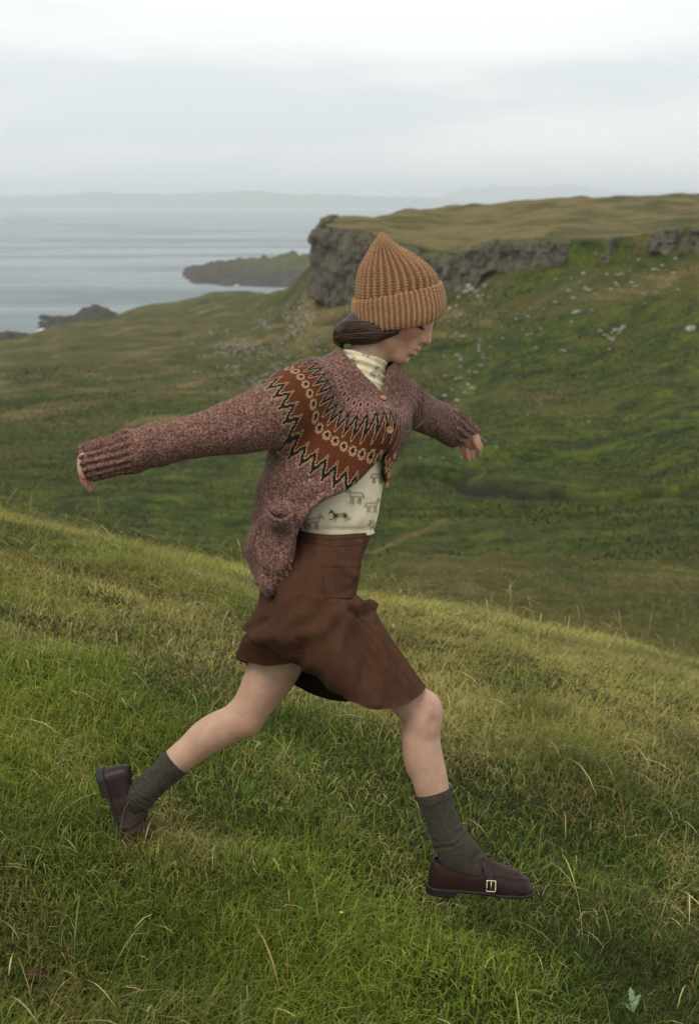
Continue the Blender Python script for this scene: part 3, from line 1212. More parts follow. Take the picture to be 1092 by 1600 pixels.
# tussocks on the falling ground beyond the crest
N2 = 90000
x, y = scatter(N2, 11.0, 75.0, .55, 4.0)
tus, dry, _ = fields(x * .25, y * .25)
n = len(x)
L = (.06 + .12 * r7.random(n)) * (1 + .4 * tus)
tint = np.array([(.145, .135, .026)]) * r7.uniform(.55, 1.5, n)[:, None] * (1 + .35 * dry[:, None])
gm = r7.random(n) < .45 - .3 * dry
tint[gm] = tint[gm] * np.array([.68, .92, .6])
sm_ = r7.random(n) < .12
tint[sm_] = np.array([.24, .20, .085]) * r7.uniform(.6, 1.1, sm_.sum())[:, None]
v_, t_, c_ = blades(x, y, L, .010 + .0006 * y, np.abs(r7.normal(.5, .4, n)), r7.uniform(0, 6.28, n), .4 + 0 * x, tint, 1)
me = make_mesh('rough_grass', v_, tris=t_, smooth=False)
attr_c(me, 'tint', c_)
obj('rough_grass', me, blade_m, kind='stuff', label='rough olive grass on the slope beyond the crest')

# tufts that break up the valley floor and the far slope
N3 = 120000
x, y = scatter(N3, 70.0, 380.0, .3, 10.0)
n = len(x)
t_ = x / y
kp = (y < cliff_d(t_) * .97) & (ditch_d(x, y) > 3.5)
x, y, t_ = x[kp], y[kp], t_[kp]
n = len(x)
d1_ = fbm(x / 14, y / 14, seed=131, oct=3)
kp = r7.random(n) < np.clip(.5 + .7 * d1_, .12, 1)
x, y, d1_ = x[kp], y[kp], d1_[kp]
n = len(x)
L = (.10 + .26 * r7.random(n) ** 2) * (1 + .3 * d1_) * (.5 + y / 250)
tint = np.array([(.040, .056, .006)]) * r7.uniform(.5, 1.9, n)[:, None]
sm_ = r7.random(n) < .26 + .2 * fbm(x / 40, y / 40, seed=133, oct=2)
tint[sm_] = np.array([.115, .098, .026]) * r7.uniform(.5, 1.3, sm_.sum())[:, None]
v_, t_, c_ = blades(x, y, L, (.10 + .14 * r7.random(n)) * (.5 + y / 200), np.abs(r7.normal(.3, .3, n)), r7.uniform(0, 6.28, n), .2 + 0 * x, tint, 1)
me = make_mesh('valley_tufts', v_, tris=t_, smooth=False)
attr_c(me, 'tint', c_)
obj('valley_tufts', me, blade_m, kind='stuff', label='dark and straw coloured tufts over the valley grass')

# bleached flowering stems with seed heads
b = Bag()
NS = 10500
x, y = scatter(NS, 1.9, 10.5, .9)
tus, dry, crest = fields(x, y)
for i in range(NS):
    if r7.random() > .38 + .35 * dry[i] + .10 * crest[i]:
        continue
    hgt = r7.uniform(.10, .26) + .06 * crest[i]
    a_ = r7.normal(-.6, 1.1)
    ln_ = abs(r7.normal(.55, .3))
    cl_ = r7.uniform(.1, .55)
    z = float(H(x[i], y[i]))
    d_ = np.array([math.cos(a_), math.sin(a_)])
    w = .00046 * (1 + .12 * y[i])
    pts = []
    for j in range(8):
        f = j / 7
        an = ln_ * (.4 + .6 * f) + cl_ * f * f
        pts.append((x[i] + d_[0] * hgt * f * math.sin(an), y[i] + d_[1] * hgt * f * math.sin(an), z + hgt * f * math.cos(an)))
    P_ = np.array(pts)
    sd = np.array([-d_[1], d_[0], 0]) * .6 + np.array([.8, 0, 0])
    sd /= np.linalg.norm(sd)
    sdh = 2.6 if r7.random() < .7 else .8
    wd = np.array([w, w, w, w * .9, w * .9, w * sdh, w * sdh, w * .4])[:, None]
    v_ = np.concatenate([P_ - sd * wd, P_ + sd * wd])
    q_ = np.array([(j, j + 1, 9 + j, 8 + j) for j in range(7)])
    cc = STRAW[r7.integers(0, 3)] * r7.uniform(.5, 1.2)
    if r7.random() < .3:
        cc = np.array([.17, .18, .06]) * r7.uniform(.8, 1.3)
    b.add(v_, q_, None, cc)
me = b.mesh('dry_stems', world=False)
obj('dry_grass_stems', me, blade_m, kind='stuff', label='bleached grass stems with seed heads')

# small things in the turf
def leaf(P0, a_, L_, w_, lift, lobes, seed):
    """a toothed leaf with a raised midrib"""
    n_ = 13
    v_, q_ = [], []
    d_ = np.array([math.cos(a_), math.sin(a_), 0])
    s_ = np.array([-math.sin(a_), math.cos(a_), 0])
    for j in range(n_):
        f = j / (n_ - 1)
        c_ = P0 + d_ * L_ * f * math.cos(lift * (1 - f * .8)) + np.array([0, 0, L_ * (lift * f - .55 * lift * f * f)])
        w2 = w_ * math.sin(math.pi * min(1, f * .92 + .06)) * (1 + lobes * (1 if j % 2 else -.55))
        v_ += [c_ - s_ * w2 + np.array([0, 0, .35 * w2]), c_, c_ + s_ * w2 + np.array([0, 0, .35 * w2])]
    q_ = [(3 * j + k, 3 * j + k + 1, 3 * j + k + 4, 3 * j + k + 3) for j in range(n_ - 1) for k in (0, 1)]
    me = make_mesh('leaf', np.array(v_) - P0, quads=np.array(q_))
    return me


def near_hit(px, py):
    t, s_ = ray(px, py)
    ys_ = np.linspace(1.8, 11, 1500)
    i_ = int(np.argmax(H(t * ys_, ys_) - s_ * ys_ > 0))
    return np.array([t * ys_[i_], ys_[i_], float(H(t * ys_[i_], ys_[i_]))])


M = Mat('thistle_leaf', 0.7, 0.3)
M.base(M.ramp(M.noise(M.coord('Object'), 90, 4), [(.3, (.09, .14, .05)), (.7, (.20, .26, .14))]))
th_m = M.m
p = near_hit(988, 1585)
root = bpy.data.objects.new('thistle_plant', None)
col.objects.link(root)
root.location = p
root['label'] = 'silvery green thistle in the bottom right corner of the grass'
root['category'] = 'plant'
for k, (a_, L_, li) in enumerate([(1.5, .060, 1.1), (2.3, .035, .7), (1.0, .045, 1.2)]):
    o = obj('leaf', leaf(np.zeros(3), a_, L_, .0065, li, .35, k), th_m, root)
    o.location = (0, 0, .004)

M = Mat('earth_clod', 0.95, 0.1)
M.base(M.ramp(M.noise(M.coord('Object'), 60, 5), [(.3, (.020, .012, .007)), (.7, (.070, .042, .024))]))
cl_m = M.m
for (nm, px_, py_, sz, m_, lab, cat) in [('earth_clod', 50, 1534, .030, cl_m, 'dark brown clod of earth in the bottom left grass', 'clod'),
                                         ('pebble', 286, 1275, .012, bould_m, 'small pale stone in the grass between the legs', 'pebble'),
                                         ('earth_clod', 1028, 1232, .014, cl_m, 'small dark clod of earth in the grass at the right', 'clod')]:
    me = stone_mesh(400 + px_, 3)
    o = obj(nm, me, m_, label=lab, category=cat)
    o.location = near_hit(px_, py_) + np.array([0, 0, sz * .15 + .010])
    o.scale = (sz, sz, sz * .75)
for k, (px_, py_, lab) in enumerate([(530, 1459, 'tiny yellow flower in the grass below the stride'), (836, 1046, 'tiny yellow flower in the grass right of the front knee')]):
    p = near_hit(px_, py_)
    root = bpy.data.objects.new('wildflower', None)
    col.objects.link(root)
    root.location = p
    root['label'] = lab
    root['category'] = 'flower'
    v_, q_, t_, _ = tube([(0, 0, 0, .0009), (.004, -.002, .03, .0008), (.005, -.004, .055, .0007)], 6, 3)
    me = make_mesh('stem', v_, quads=q_, tris=t_)
    attr_c(me, 'tint', np.tile((.10, .15, .02), (len(v_), 1)))
    obj('stem', me, blade_m, root)
    if k == 0:
        M = Mat('yellow_petal', .6, .3)
        M.base(M.ramp(M.noise(M.coord('Object'), 300, 2), [(.3, (.62, .36, .01)), (.7, (.80, .52, .03))]))
        pet_m = M.m
    for j in range(5):
        a_ = j * 2 * math.pi / 5
        o = obj('petal', leaf(np.zeros(3), a_, .0055, .0026, .5, 0, j), pet_m, root)
        o.location = (.005, -.004, .055)
# ------------------------------------------------------------------ head placement
HA, HY = math.radians(32), math.radians(17)     # face turned down and a little towards the camera
HO = C(625, 481, 0.0)
_f = np.array([math.cos(HA), -math.sin(HA), 0])
_u = np.array([math.sin(HA), math.cos(HA), 0])
_ry = np.array([[math.cos(HY), 0, math.sin(HY)], [0, 1, 0], [-math.sin(HY), 0, math.cos(HY)]])
HF, HU = _ry @ _f, _ry @ _u
HZ = _ry @ np.array([0, 0, 1.0])
HR = np.array([HF, HU, HZ])


def hd(x, y, z=0.0):
    """head frame (forward, up, away) -> figure space"""
    return HO + x * HF + y * HU + z * HZ


def to_head(v):
    return (v - HO) @ HR.T


# ================================================================== body (one mesh)
body = Bag()
SKIN = np.array([0.43, 0.285, 0.200])

# legs, trunk and arms
F = Field((-0.72, -0.86, -0.30), (0.40, 0.45, 0.48), 0.0055)
legF = [(*C(500, 895, -0.07), .060), (*C(560, 1008, -0.09), .048), (*C(634, 1089, -0.10), .0465), (*C(658, 1116, -0.10), .0470),
        (*C(658, 1150, -0.10), .0440), (*C(663, 1185, -0.10), .0450), (*C(670, 1212, -0.10), .0430), (*C(677, 1240, -0.10), .0390),
        (*C(690, 1285, -0.10), .0290), (*C(699, 1315, -0.10), .0200)]
legB = [(*C(485, 915, .08), .070), (*C(450, 995, .085), .070), (*C(426, 1048, .085), .064), (*C(398, 1097, .085), .0505),
        (*C(375, 1123, .085), .0465), (*C(345, 1141, .085), .0435), (*C(312, 1162, .085), .0400), (*C(274, 1191, .085), .0355),
        (*C(248, 1217, .085), .028), (*C(226, 1236, .085), .020)]
F.chain(legF, k=0.01)
F.chain(legB, k=0.01)
F.ell(C(669, 1105, -0.11), (.026, .030, .028), k=0.030)       # knee cap
F.ell(C(664, 1133, -0.118), (.022, .022, .02), k=0.03)
F.ell(C(657, 1106, -0.158), (.010, .020, .010), 'sub', k=0.018)
F.ell(C(680, 1130, -0.152), (.010, .012, .010), 'sub', k=0.016)
F.ell(C(652, 1170, -0.095), (.026, .055, .035), k=0.03)       # calf muscle
F.ell(C(386, 1132, .075), (.028, .026, .03), k=0.03)          # rear knee
F.ell(C(326, 1142, .085), (.05, .028, .032), k=0.03, R=np.array([[.83, .55, 0], [-.55, .83, 0], [0, 0, 1.]]))
F.chain([(*C(500, 880, 0), .075), (*C(515, 800, 0), .065), (*C(530, 700, 0), .075), (*C(545, 630, 0), .07), (*C(560, 590, 0), .05), (*C(585, 530, 0), .046)], k=0.04)
F.chain([(*C(470, 625, -.11), .055), (*C(380, 662, -.165), .042), (*C(300, 682, -.175), .036), (*C(215, 704, -.167), .030), (*C(160, 719, -.157), .024)], k=0.03)
F.chain([(*C(620, 620, .10), .045), (*C(665, 648, .24), .036), (*C(710, 670, .35), .030), (*C(728, 682, .38), .024)], k=0.03)
v, q = F.mesh(2)
c = np.tile(SKIN, (len(v), 1))
kn = np.exp(-(np.linalg.norm(v - C(672, 1112, -.13), axis=1) / .04) ** 2) + np.exp(-(np.linalg.norm(v - C(385, 1135, .05), axis=1) / .04) ** 2)
c = c * (1 - kn[:, None] * np.array([0.0, 0.09, 0.10]))
body.add(v, q, c=c)

# hands: palm, four unequal bent fingers and a thumb
F = Field(C(112, 775, -.24) - .01, C(185, 690, -.09) + .01, 0.0021)
F.ell(C(146, 718, -.154), (.024, .012, .028), k=0.008, R=np.array([[.97, -.25, 0], [.25, .97, 0], [0, 0, 1.]]))
F.chain([(*C(172, 717, -.156), .018), (*C(150, 718, -.155), .017)], k=0.010)
fing = [(-.186, -4, -10, .0080), (-.166, 0, 2, .0086), (-.147, 6, 9, .0084), (-.130, 11, 4, .0072)]
for (z, dx, dy, r) in fing:
    F.chain([(*C(146, 713, z * .6 - .062), r * 1.12), (*C(135, 710 + dy * .1, z * .85 - .023), r * 1.15), (*C(130 + dx * .5, 719 + dy * .3, z), r * 1.12), (*C(129 + dx * .7, 735 + dy * .6, z), r),
             (*C(131 + dx * .9, 748 + dy * .9, z), r * .93), (*C(134.5 + dx, 756 + dy, z + .003), r * .78)], k=0.0018, sub=4)
F.chain([(*C(152, 719, -.172), .009), (*C(145, 721, -.186), .0088), (*C(140, 726, -.189), .0078), (*C(138, 731, -.187), .0066)], k=0.003, sub=4)
v, q = F.mesh(1)
tip = sstep(C(0, 733)[1], C(0, 760)[1], v[:, 1])
body.add(v, q, c=SKIN * (1 + tip[:, None] * np.array([0.06, -0.16, -0.14])))

F = Field(C(705, 735, .34) - .01, C(765, 660, .43) + .01, 0.0021)
F.ell(C(735, 687, .385), (.026, .026, .018), k=0.01)
F.chain([(*C(722, 676, .375), .022), (*C(733, 688, .385), .023)], k=0.01)
for (x0, y0, x1, y1, x2, y2, z, r) in [(721, 694, 723.5, 706, 727, 716, .388, .0062), (727.5, 695, 730, 710, 732, 721, .384, .0068),
                                      (735, 694, 737, 708, 738, 718.5, .388, .0067), (743, 684, 750, 697, 747.5, 711, .384, .0069)]:
    F.chain([(*C(x0, y0, z), r * 1.12), (*C((x0 + x1) / 2, (y0 + y1) / 2, z - .004), r * 1.08), (*C(x1, y1, z - .003), r * 1.02), (*C((x1 + x2) / 2, (y1 + y2) / 2, z), r * .95), (*C(x2, y2 - 2, z + .003), r * .8)], k=0.002, sub=4)
F.chain([(*C(737, 682, .366), .011), (*C(742, 692, .362), .0085), (*C(746.5, 701, .364), .0066)], k=0.003, sub=4)
v, q = F.mesh(1)
body.add(v, q, c=SKIN * np.array([1.05, .84, .84]))

# head and neck, sculpted in the head frame
F = Field((-.135, -.185, -.10), (.135, .13, .10), 0.0019)
F.ell((-.022, .030, 0), (.094, .090, .074))
F.ell((.026, -.028, 0), (.062, .076, .058), k=.03)
for s in (-1, 1):
    F.chain([(-.008, -.050, s * .050, .020), (.020, -.080, s * .041, .018), (.058, -.100, s * .015, .0155)], k=.026, sub=5)
    F.ell((.052, -.028, s * .038), (.025, .024, .021), k=.022)          # cheekbone
    F.chain([(.078, .022, s * .010, .009), (.074, .025, s * .030, .009), (.056, .02, s * .048, .009)], k=.016)
F.chain([(.0655, -.0995, -.008, .0160), (.0655, -.0995, .008, .0160)], k=.02, sub=1)     # chin
F.chain([(.074, .012, 0, .0115), (.082, -.012, 0, .0120), (.088, -.032, 0, .0125)], k=.012)
F.chain([(.0835, .008, 0, .0068), (.0925, -.012, 0, .0066), (.1015, -.0305, 0, .0082), (.1020, -.0360, 0, .0088)], k=.008)
for s in (-1, 1):
    F.ell((.0905, -.0395, s * .0118), (.0110, .0085, .0072), k=.005)    # wing of the nose
    F.ell((.098, -.0030, s * .034), (.017, .0125, .0150), 'sub', k=.012)  # eye socket
    F.ell((.0675, -.0055, s * .0325), (.0162, .0138, .0165), k=.004)    # closed lid over the eyeball
F.ell((.074, -.068, 0), (.020, .026, .027), k=.018)                     # muzzle
F.chain([(.0815, -.0660, -.022, .0030), (.0915, -.0625, -.006, .0056), (.0925, -.0632, 0, .0052), (.0915, -.0625, .006, .0056), (.0815, -.0660, .022, .0030)], k=.004)
F.chain([(.0805, -.0725, -.020, .0034), (.0885, -.0775, -.006, .0062), (.0895, -.0780, 0, .0064), (.0885, -.0775, .006, .0062), (.0805, -.0725, .020, .0034)], k=.004)
F.chain([(.078, -.0690, -.023, .0011), (.093, -.0698, -.010, .0026), (.099, -.0700, 0, .0028), (.093, -.0698, .010, .0026), (.078, -.0690, .023, .0011)], 'sub', k=.0016)
F.ell((.0895, -.0905, 0), (.010, .005, .018), 'sub', k=.010)
for s in (-1, 1):
    F.ell((.0965, -.0465, s * .0065), (.005, .0028, .0032), 'sub', k=.002)
nk0 = to_head(C(588, 520, .005)[None])[0]
nk1 = to_head(C(564, 592, .0)[None])[0]
nk1 = nk0 + (nk1 - nk0) * 0.95
F.chain([(*nk0, .050), (*((nk0 + nk1) / 2), .048), (*nk1, .052)], k=.022)
v, q = F.mesh(1)
hv = v
c = np.tile(SKIN * np.array([1.02, .93, .86]), (len(v), 1))


def blob(p, r):
    return np.exp(-(((hv - np.array(p)) / np.array(r)) ** 2).sum(1))[:, None]


for s in (-1, 1):
    c = c * (1 - blob((.075, -.030, s * .045), (.03, .022, .03)) * np.array([.02, .26, .26]))       # flush of the cheek
    c = c * (1 - blob((.083, -.0075, s * .034), (.03, .0075, .02)) * np.array([.30, .42, .42]))       # lid, darker skin
c = c * (1 - blob((.106, -.037, 0), (.014, .012, .016)) * np.array([.0, .20, .20]))
lip = np.maximum(blob((.090, -.0635, 0), (.0085, .0052, .020)), blob((.088, -.0778, 0), (.009, .0062, .017)))
c = c * (1 - sstep(.35, .7, lip) * np.array([.22, .58, .55]))
slit = blob((.084, -.0695, 0), (.012, .0018, .022))
c = c * (1 - .75 * sstep(.4, .9, slit))
body.add(hd(0, 0, 0) + v @ HR, q, c=c)

M = Mat('skin', 0.52, 0.35)
t = M.attr('tint', 'Color')
P = M.coord('Object')
mot = M.ramp(M.noise(P, 30, 7, .68), [(.28, (.84, .72, .68)), (.72, (1.08, 1.05, 1.03))])
M.base(M.mix(1.0, t, mot, 'MULTIPLY'))
M.b.inputs['Subsurface Weight'].default_value = 0.18
M.b.inputs['Subsurface Radius'].default_value = (0.010, 0.0035, 0.0018)
M.b.inputs['Subsurface Scale'].default_value = 0.6
M.bump(M.noise(P, 420, 3, .6), 0.12, 0.001)
person = obj('person', body.mesh('person'), M.m, label='person in brown knit hat, patterned cardigan and brown skirt striding across the grass', category='person')
person.location = BASE_W
# ================================================================== clothing


def knit_noise(M, P, scale):
    """marled yarn: short flecks that follow the stitches"""
    a = M.noise(P, scale, 3, .7, .6)
    b = M.noise(P, scale * 2.3, 2, .6)
    return M.math('ADD', M.math('MULTIPLY', a, .62), M.math('MULTIPLY', b, .38))


# ---- cardigan: a knitted shell round trunk and arms, cut open at the front
TH = math.radians(37)
NECK = C(566, 572, 0.02)
SL_N = [(*C(482, 610, -.09), .070), (*C(455, 628, -.125), .079), (*C(425, 648, -.15), .0755), (*C(380, 664, -.165), .0655), (*C(325, 678, -.175), .0530), (*C(275, 688, -.175), .0475),
        (*C(240, 697, -.17), .0510), (*C(212, 705, -.165), .0535), (*C(192, 711, -.162), .0480), (*C(168, 717, -.158), .0465), (*C(146, 722, -.155), .0460), (*C(128, 727, -.153), .0445), (*C(118, 729, -.153), .0440)]
SL_F = [(*C(600, 604, .05), .056), (*C(628, 626, .12), .058), (*C(648, 638, .19), .054), (*C(672, 650, .26), .051), (*C(697, 662, .32), .050), (*C(713, 672, .355), .0470),
        (*C(722, 678, .375), .0400), (*C(731, 686, .385), .0385), (*C(737, 692, .392), .0370)]
ROWS = [  # photo row, left edge, right edge, depth ratio, turn of the section (degrees)
    (545, 528, 606, .95, 30), (562, 508, 618, .85, 34), (580, 478, 628, .72, 37), (605, 447, 634, .66, 37), (640, 432, 634, .68, 38), (680, 424, 632, .74, 42),
    (710, 417, 624, .80, 50), (740, 409, 612, .84, 58), (775, 399, 600, .88, 66), (812, 391, 590, .92, 72), (850, 384, 580, .95, 75), (890, 388, 575, .95, 75), (935, 402, 570, .95, 75), (960, 408, 570, .95, 75)]


def loft(F, rows, op='add', k=0.0, shear=0.0, cz=0.0, grow=0.0):
    R = np.array(rows, float)
    ty = (800 - R[:, 0]) / S
    o = np.argsort(ty)
    ty, R = ty[o], R[o]
    tf = np.linspace(ty[0], ty[-1], 240)
    pr = [np.interp(tf, ty, R[:, i]) for i in range(1, 5)]
    for p in pr:
        for _ in range(30):
            p[1:-1] = .25 * p[:-2] + .5 * p[1:-1] + .25 * p[2:]
    w = (pr[1] - pr[0]) / 2 / S + grow
    cx = ((pr[0] + pr[1]) / 2 - 546) / S
    ph = np.radians(pr[3])
    A = w / np.sqrt(np.cos(ph) ** 2 + (pr[2] * np.sin(ph)) ** 2)
    B = A * pr[2]

    def fn(x, y, z):
        t = y - shear * (z - cz)
        g = lambda a: np.interp(t, tf, a).astype(np.float32)
        xx, zz = x - g(cx), z - cz
        co, si = g(np.cos(ph)), g(np.sin(ph))
        e1, e2 = xx * co + zz * si, xx * si - zz * co
        a, b = g(A), g(B)
        qn = np.sqrt((e1 / a) ** 2 + (e2 / b) ** 2) + 1e-6
        gr = np.sqrt((e1 / a ** 2) ** 2 + (e2 / b ** 2) ** 2) + 1e-6
        d = qn * (qn - 1) / gr
        return np.maximum(d, np.maximum(t - tf[-1], tf[0] - t))
    F.func(fn, F.lo, F.lo + F.h * F.n, op, k)


F = Field(C(112, 935, -.30) - .02, C(752, 535, .46) + .03, 0.0034)
loft(F, ROWS, shear=.16)
F.ell(C(588, 668, -.085), (.062, .058, .060), k=.05)         # bust
F.ell(C(606, 664, .03), (.05, .055, .06), k=.05)
F.chain([(*C(540, 577, -.01), .040), (*C(490, 603, -.085), .064)], k=.04, sub=1)
F.chain(SL_N, k=.035, sub=5)
F.chain(SL_F, k=.030, sub=5)
outer = F.d.copy()
# hollow shell of knitted cloth
F.d = np.maximum(F.d, -(F.d + 0.0085))
F.chain([(*C(560, 612, -.005), .050), (*C(568, 585, -.005), .060), (*C(578, 545, -.01), .066), (*C(590, 520, -.01), .07)], 'sub', k=.004)
F.poly([(528, 536), (545, 558), (562, 577), (580, 596), (596, 611), (601, 600), (604, 585), (607, 566), (607, 530)], 'sub', k=.004, z0=-.5, z1=.05)
edge = [(606, 700), (596, 714), (580, 731), (558, 752), (536, 768), (510, 780), (490, 793), (474, 811), (466, 823), (465, 851), (458, 880), (448, 899), (432, 914), (416, 924), (408, 916), (398, 908), (380, 880)]
F.poly(edge + [(370, 990), (720, 990), (720, 768), (615, 768), (603, 752), (600, 735), (601, 716)], 'sub', k=.004)
# open sleeves, cut square at the cuffs
for (pa, pb, zc, r0) in ((C(124, 706, -.153), C(147, 755, -.153), -.153, 1), (C(750, 674, .39), C(712, 699, .39), .39, -1)):
    e_ = (pb - pa)[:2] / np.linalg.norm((pb - pa)[:2])
    n_ = np.array([e_[1], -e_[0]]) * (1 if r0 > 0 else 1)
    out_ = np.array([-1.0, -.3]) if r0 > 0 else np.array([.6, -.8])
    n_ = n_ * np.sign(n_ @ out_)
    F.func(lambda x, y, z, pa=pa, n_=n_: -((x - pa[0]) * n_[0] + (y - pa[1]) * n_[1]) + 0 * z, pa - .12, pa + .12, 'sub', .005)
F.chain([(*C(165, 718, -.157), .034), (*C(105, 733, -.152), .038)], 'sub', k=.004, sub=1)
F.chain([(*C(722, 678, .375), .026), (*C(748, 702, .405), .030)], 'sub', k=.004, sub=1)
v, q = F.mesh(2)
N = normals(v, q)


def chain_uv(v, P, sub=6):
    """nearest parameter and angle round a polyline"""
    P = catmull(P, sub)
    best = np.full(len(v), 9.0)
    par = np.zeros(len(v))
    ang = np.zeros(len(v))
    Ls = np.concatenate([[0], np.cumsum(np.linalg.norm(np.diff(P[:, :3], axis=0), axis=1))])
    for i in range(len(P) - 1):
        a, b = P[i, :3], P[i + 1, :3]
        ba = b - a
        h = np.clip(((v - a) @ ba) / (ba @ ba), 0, 1)
        w = v - a - h[:, None] * ba
        d = np.linalg.norm(w, axis=1) - P[i, 3]
        t = ba / np.linalg.norm(ba)
        e1 = np.cross(t, [0, 0, 1.0])
        e1 /= np.linalg.norm(e1)
        e2 = np.cross(t, e1)
        m = d < best
        best[m] = d[m]
        par[m] = (Ls[i] + h * np.linalg.norm(ba))[m]
        ang[m] = np.arctan2(w @ e2, w @ e1)[m]
    return par, ang, best, Ls[-1]


# ribbed cuffs and hem, knitted unevenness, folds
pn, an, dn, Ln = chain_uv(v, SL_N)
pf, af, df, Lf = chain_uv(v, SL_F)
pxv = v[:, 0] * S / (1 + v[:, 2] / DP) + 546
pyv = 800 - v[:, 1] * S / (1 + v[:, 2] / DP)
rib = .0036 * np.cos(an * 18) * sstep(210, 196, pxv) * (dn < .02)
rib += .0034 * np.cos(af * 15) * sstep(711, 719, pxv) * (df < .02)
hemz = sstep(888, 897, pyv + (pxv - 410) * .45) * (pxv < 470) * (pyv > 880)
rib += .0034 * np.cos((pxv * .80 - pyv * .45) * .75) * hemz
fold = .0035 * fbm(v[:, 0] * 9, v[:, 1] * 9, v[:, 2] * 9, seed=51, oct=3)
# cloth gathered under the arm and drawn towards the button, creases at the elbow
fold += .006 * np.sin((pxv * .45 + pyv * .9) * .085) * sstep(700, 760, pyv) * sstep(560, 500, pxv)
fold += .004 * np.sin((pxv + .4 * (pyv - 690)) * .13) * np.exp(-((pxv - 228) / 34) ** 2) * (dn < .02)
fold += .003 * np.sin((pxv - .5 * pyv) * .12) * np.exp(-((pxv - 690) / 22) ** 2) * (df < .02)
fold += -.026 * np.exp(-((pxv - 438) / 17) ** 2 - ((pyv - 797) / 13) ** 2) * (v[:, 2] < 0)        # pressed in behind the pocket mouth
# the split between the two layers of the hem
ln = (pxv - 412) + (pyv - 890) * -.35
fold += -.014 * np.exp(-(ln / 6) ** 2) * sstep(868, 900, pyv) * (v[:, 2] < 0) * (pxv < 440)
v = v + N * (rib + fold)[:, None]

me_v = v
dl = v - NECK
a_t = np.array([math.cos(TH), 0, math.sin(TH)])
f_t = np.array([math.sin(TH), -.0, -math.cos(TH)])
la, lf = dl @ a_t, dl @ f_t
rad = np.sqrt(dl[:, 0] ** 2 + (dl[:, 1] * .8) ** 2 + (dl[:, 2] * .8) ** 2)
e_dn = .55 * lf - .83 * dl[:, 1]
ang = np.arctan2(e_dn, la)
ang = np.where(ang < -np.pi * .6, ang + 2 * np.pi, ang)
cardi = Bag()
cardi.add(v, q)
me = cardi.mesh('cardigan')
attr_f(me, 'yr', rad)
attr_f(me, 'ya', ang * 70 / (2 * np.pi))
attr_f(me, 'plain', sstep(.03, .0, np.maximum(dn, 0)) * sstep(.13, .17, pn) * (pxv < 425) + 1.0 * (pxv > 662) * (v[:, 2] > .1))

M = Mat('marled_knit', 0.92, 0.15)
P = M.coord('Object')
kn = knit_noise(M, P, 155)
heather = M.ramp(kn, [(.34, srgb(52, 32, 27)), (.66, srgb(168, 134, 117)), (.46, srgb(90, 62, 54)), (.55, srgb(124, 93, 81))])
RUST, NAVY, TAN, PINK = srgb(88, 45, 24), srgb(24, 29, 31), srgb(156, 124, 90), srgb(134, 98, 88)
yr, ya = M.attr('yr'), M.attr('ya')
ROW, COLS = 0.0038, 11.0
vq = M.math('SNAP', M.math('DIVIDE', M.math('SUBTRACT', yr, 0.135), 0.150), ROW / .150)
uq = M.math('DIVIDE', M.math('FLOOR', M.math('MULTIPLY', M.math('FRACT', ya), COLS)), COLS - 1)
tri = M.math('MULTIPLY', M.math('ABSOLUTE', M.math('SUBTRACT', uq, .5)), 2.0)         # 0 centre of repeat, 1 edge


def step_ramp(M, fac, stops):
    r = M.n('ShaderNodeValToRGB')
    r.color_ramp.interpolation = 'CONSTANT'
    els = r.color_ramp.elements
    for i, (p, cc) in enumerate(stops):
        cc = (cc, cc, cc, 1) if isinstance(cc, (int, float)) else (*cc, 1)
        k = els[i] if i < 2 else els.new(p)
        k.position = p
        k.color = cc
    M.link(fac, r.inputs['Fac'])
    return r


w1 = M.math('ADD', M.math('SUBTRACT', vq, M.math('MULTIPLY', tri, .19)), .0)      # inner teeth
w2 = M.math('ADD', vq, M.math('MULTIPLY', tri, -.17))                              # outer teeth
isnavy1 = step_ramp(M, w1, [(0, 0.0), (.125, 1.0), (.215, 0.0)]).outputs[0]
istan1 = step_ramp(M, w1, [(0, 0.0), (.215, 1.0), (.255, 0.0)]).outputs[0]
isrust = step_ramp(M, w1, [(0, 0.0), (.255, 1.0)]).outputs[0]
inner = M.mix(isnavy1, heather, NAVY)
inner = M.mix(istan1, inner, TAN)
inner = M.mix(isrust, inner, RUST)
out_tan = step_ramp(M, w2, [(0, 0.0), (.715, 1.0), (.755, 0.0)]).outputs[0]
out_navy = step_ramp(M, w2, [(0, 0.0), (.755, 1.0), (.85, 0.0)]).outputs[0]
out_tan2 = step_ramp(M, w2, [(0, 0.0), (.85, 1.0), (.88, 0.0)]).outputs[0]
out_h = step_ramp(M, w2, [(0, 0.0), (.88, 1.0)]).outputs[0]
pat = M.mix(out_tan, inner, TAN)
pat = M.mix(out_navy, pat, NAVY)
pat = M.mix(out_tan2, pat, TAN)
pat = M.mix(out_h, pat, heather)


def flower(pat, vc, su, sv, petal, shift):
    t2 = M.math('SUBTRACT', 1.0, tri) if shift else tri
    du = M.math('MULTIPLY', t2, su)
    dv = M.math('MULTIPLY', M.math('ABSOLUTE', M.math('SUBTRACT', vq, vc)), sv)
    d = M.math('POWER', M.math('ADD', M.math('POWER', du, 2.0), M.math('POWER', dv, 2.0)), .5)
    ring = step_ramp(M, d, [(0, 1.0), (.42, 0.0)]).outputs[0]
    mid = step_ramp(M, d, [(0, 1.0), (.20, 0.0)]).outputs[0]
    p = M.mix(ring, pat, petal)
    return M.mix(mid, p, NAVY)


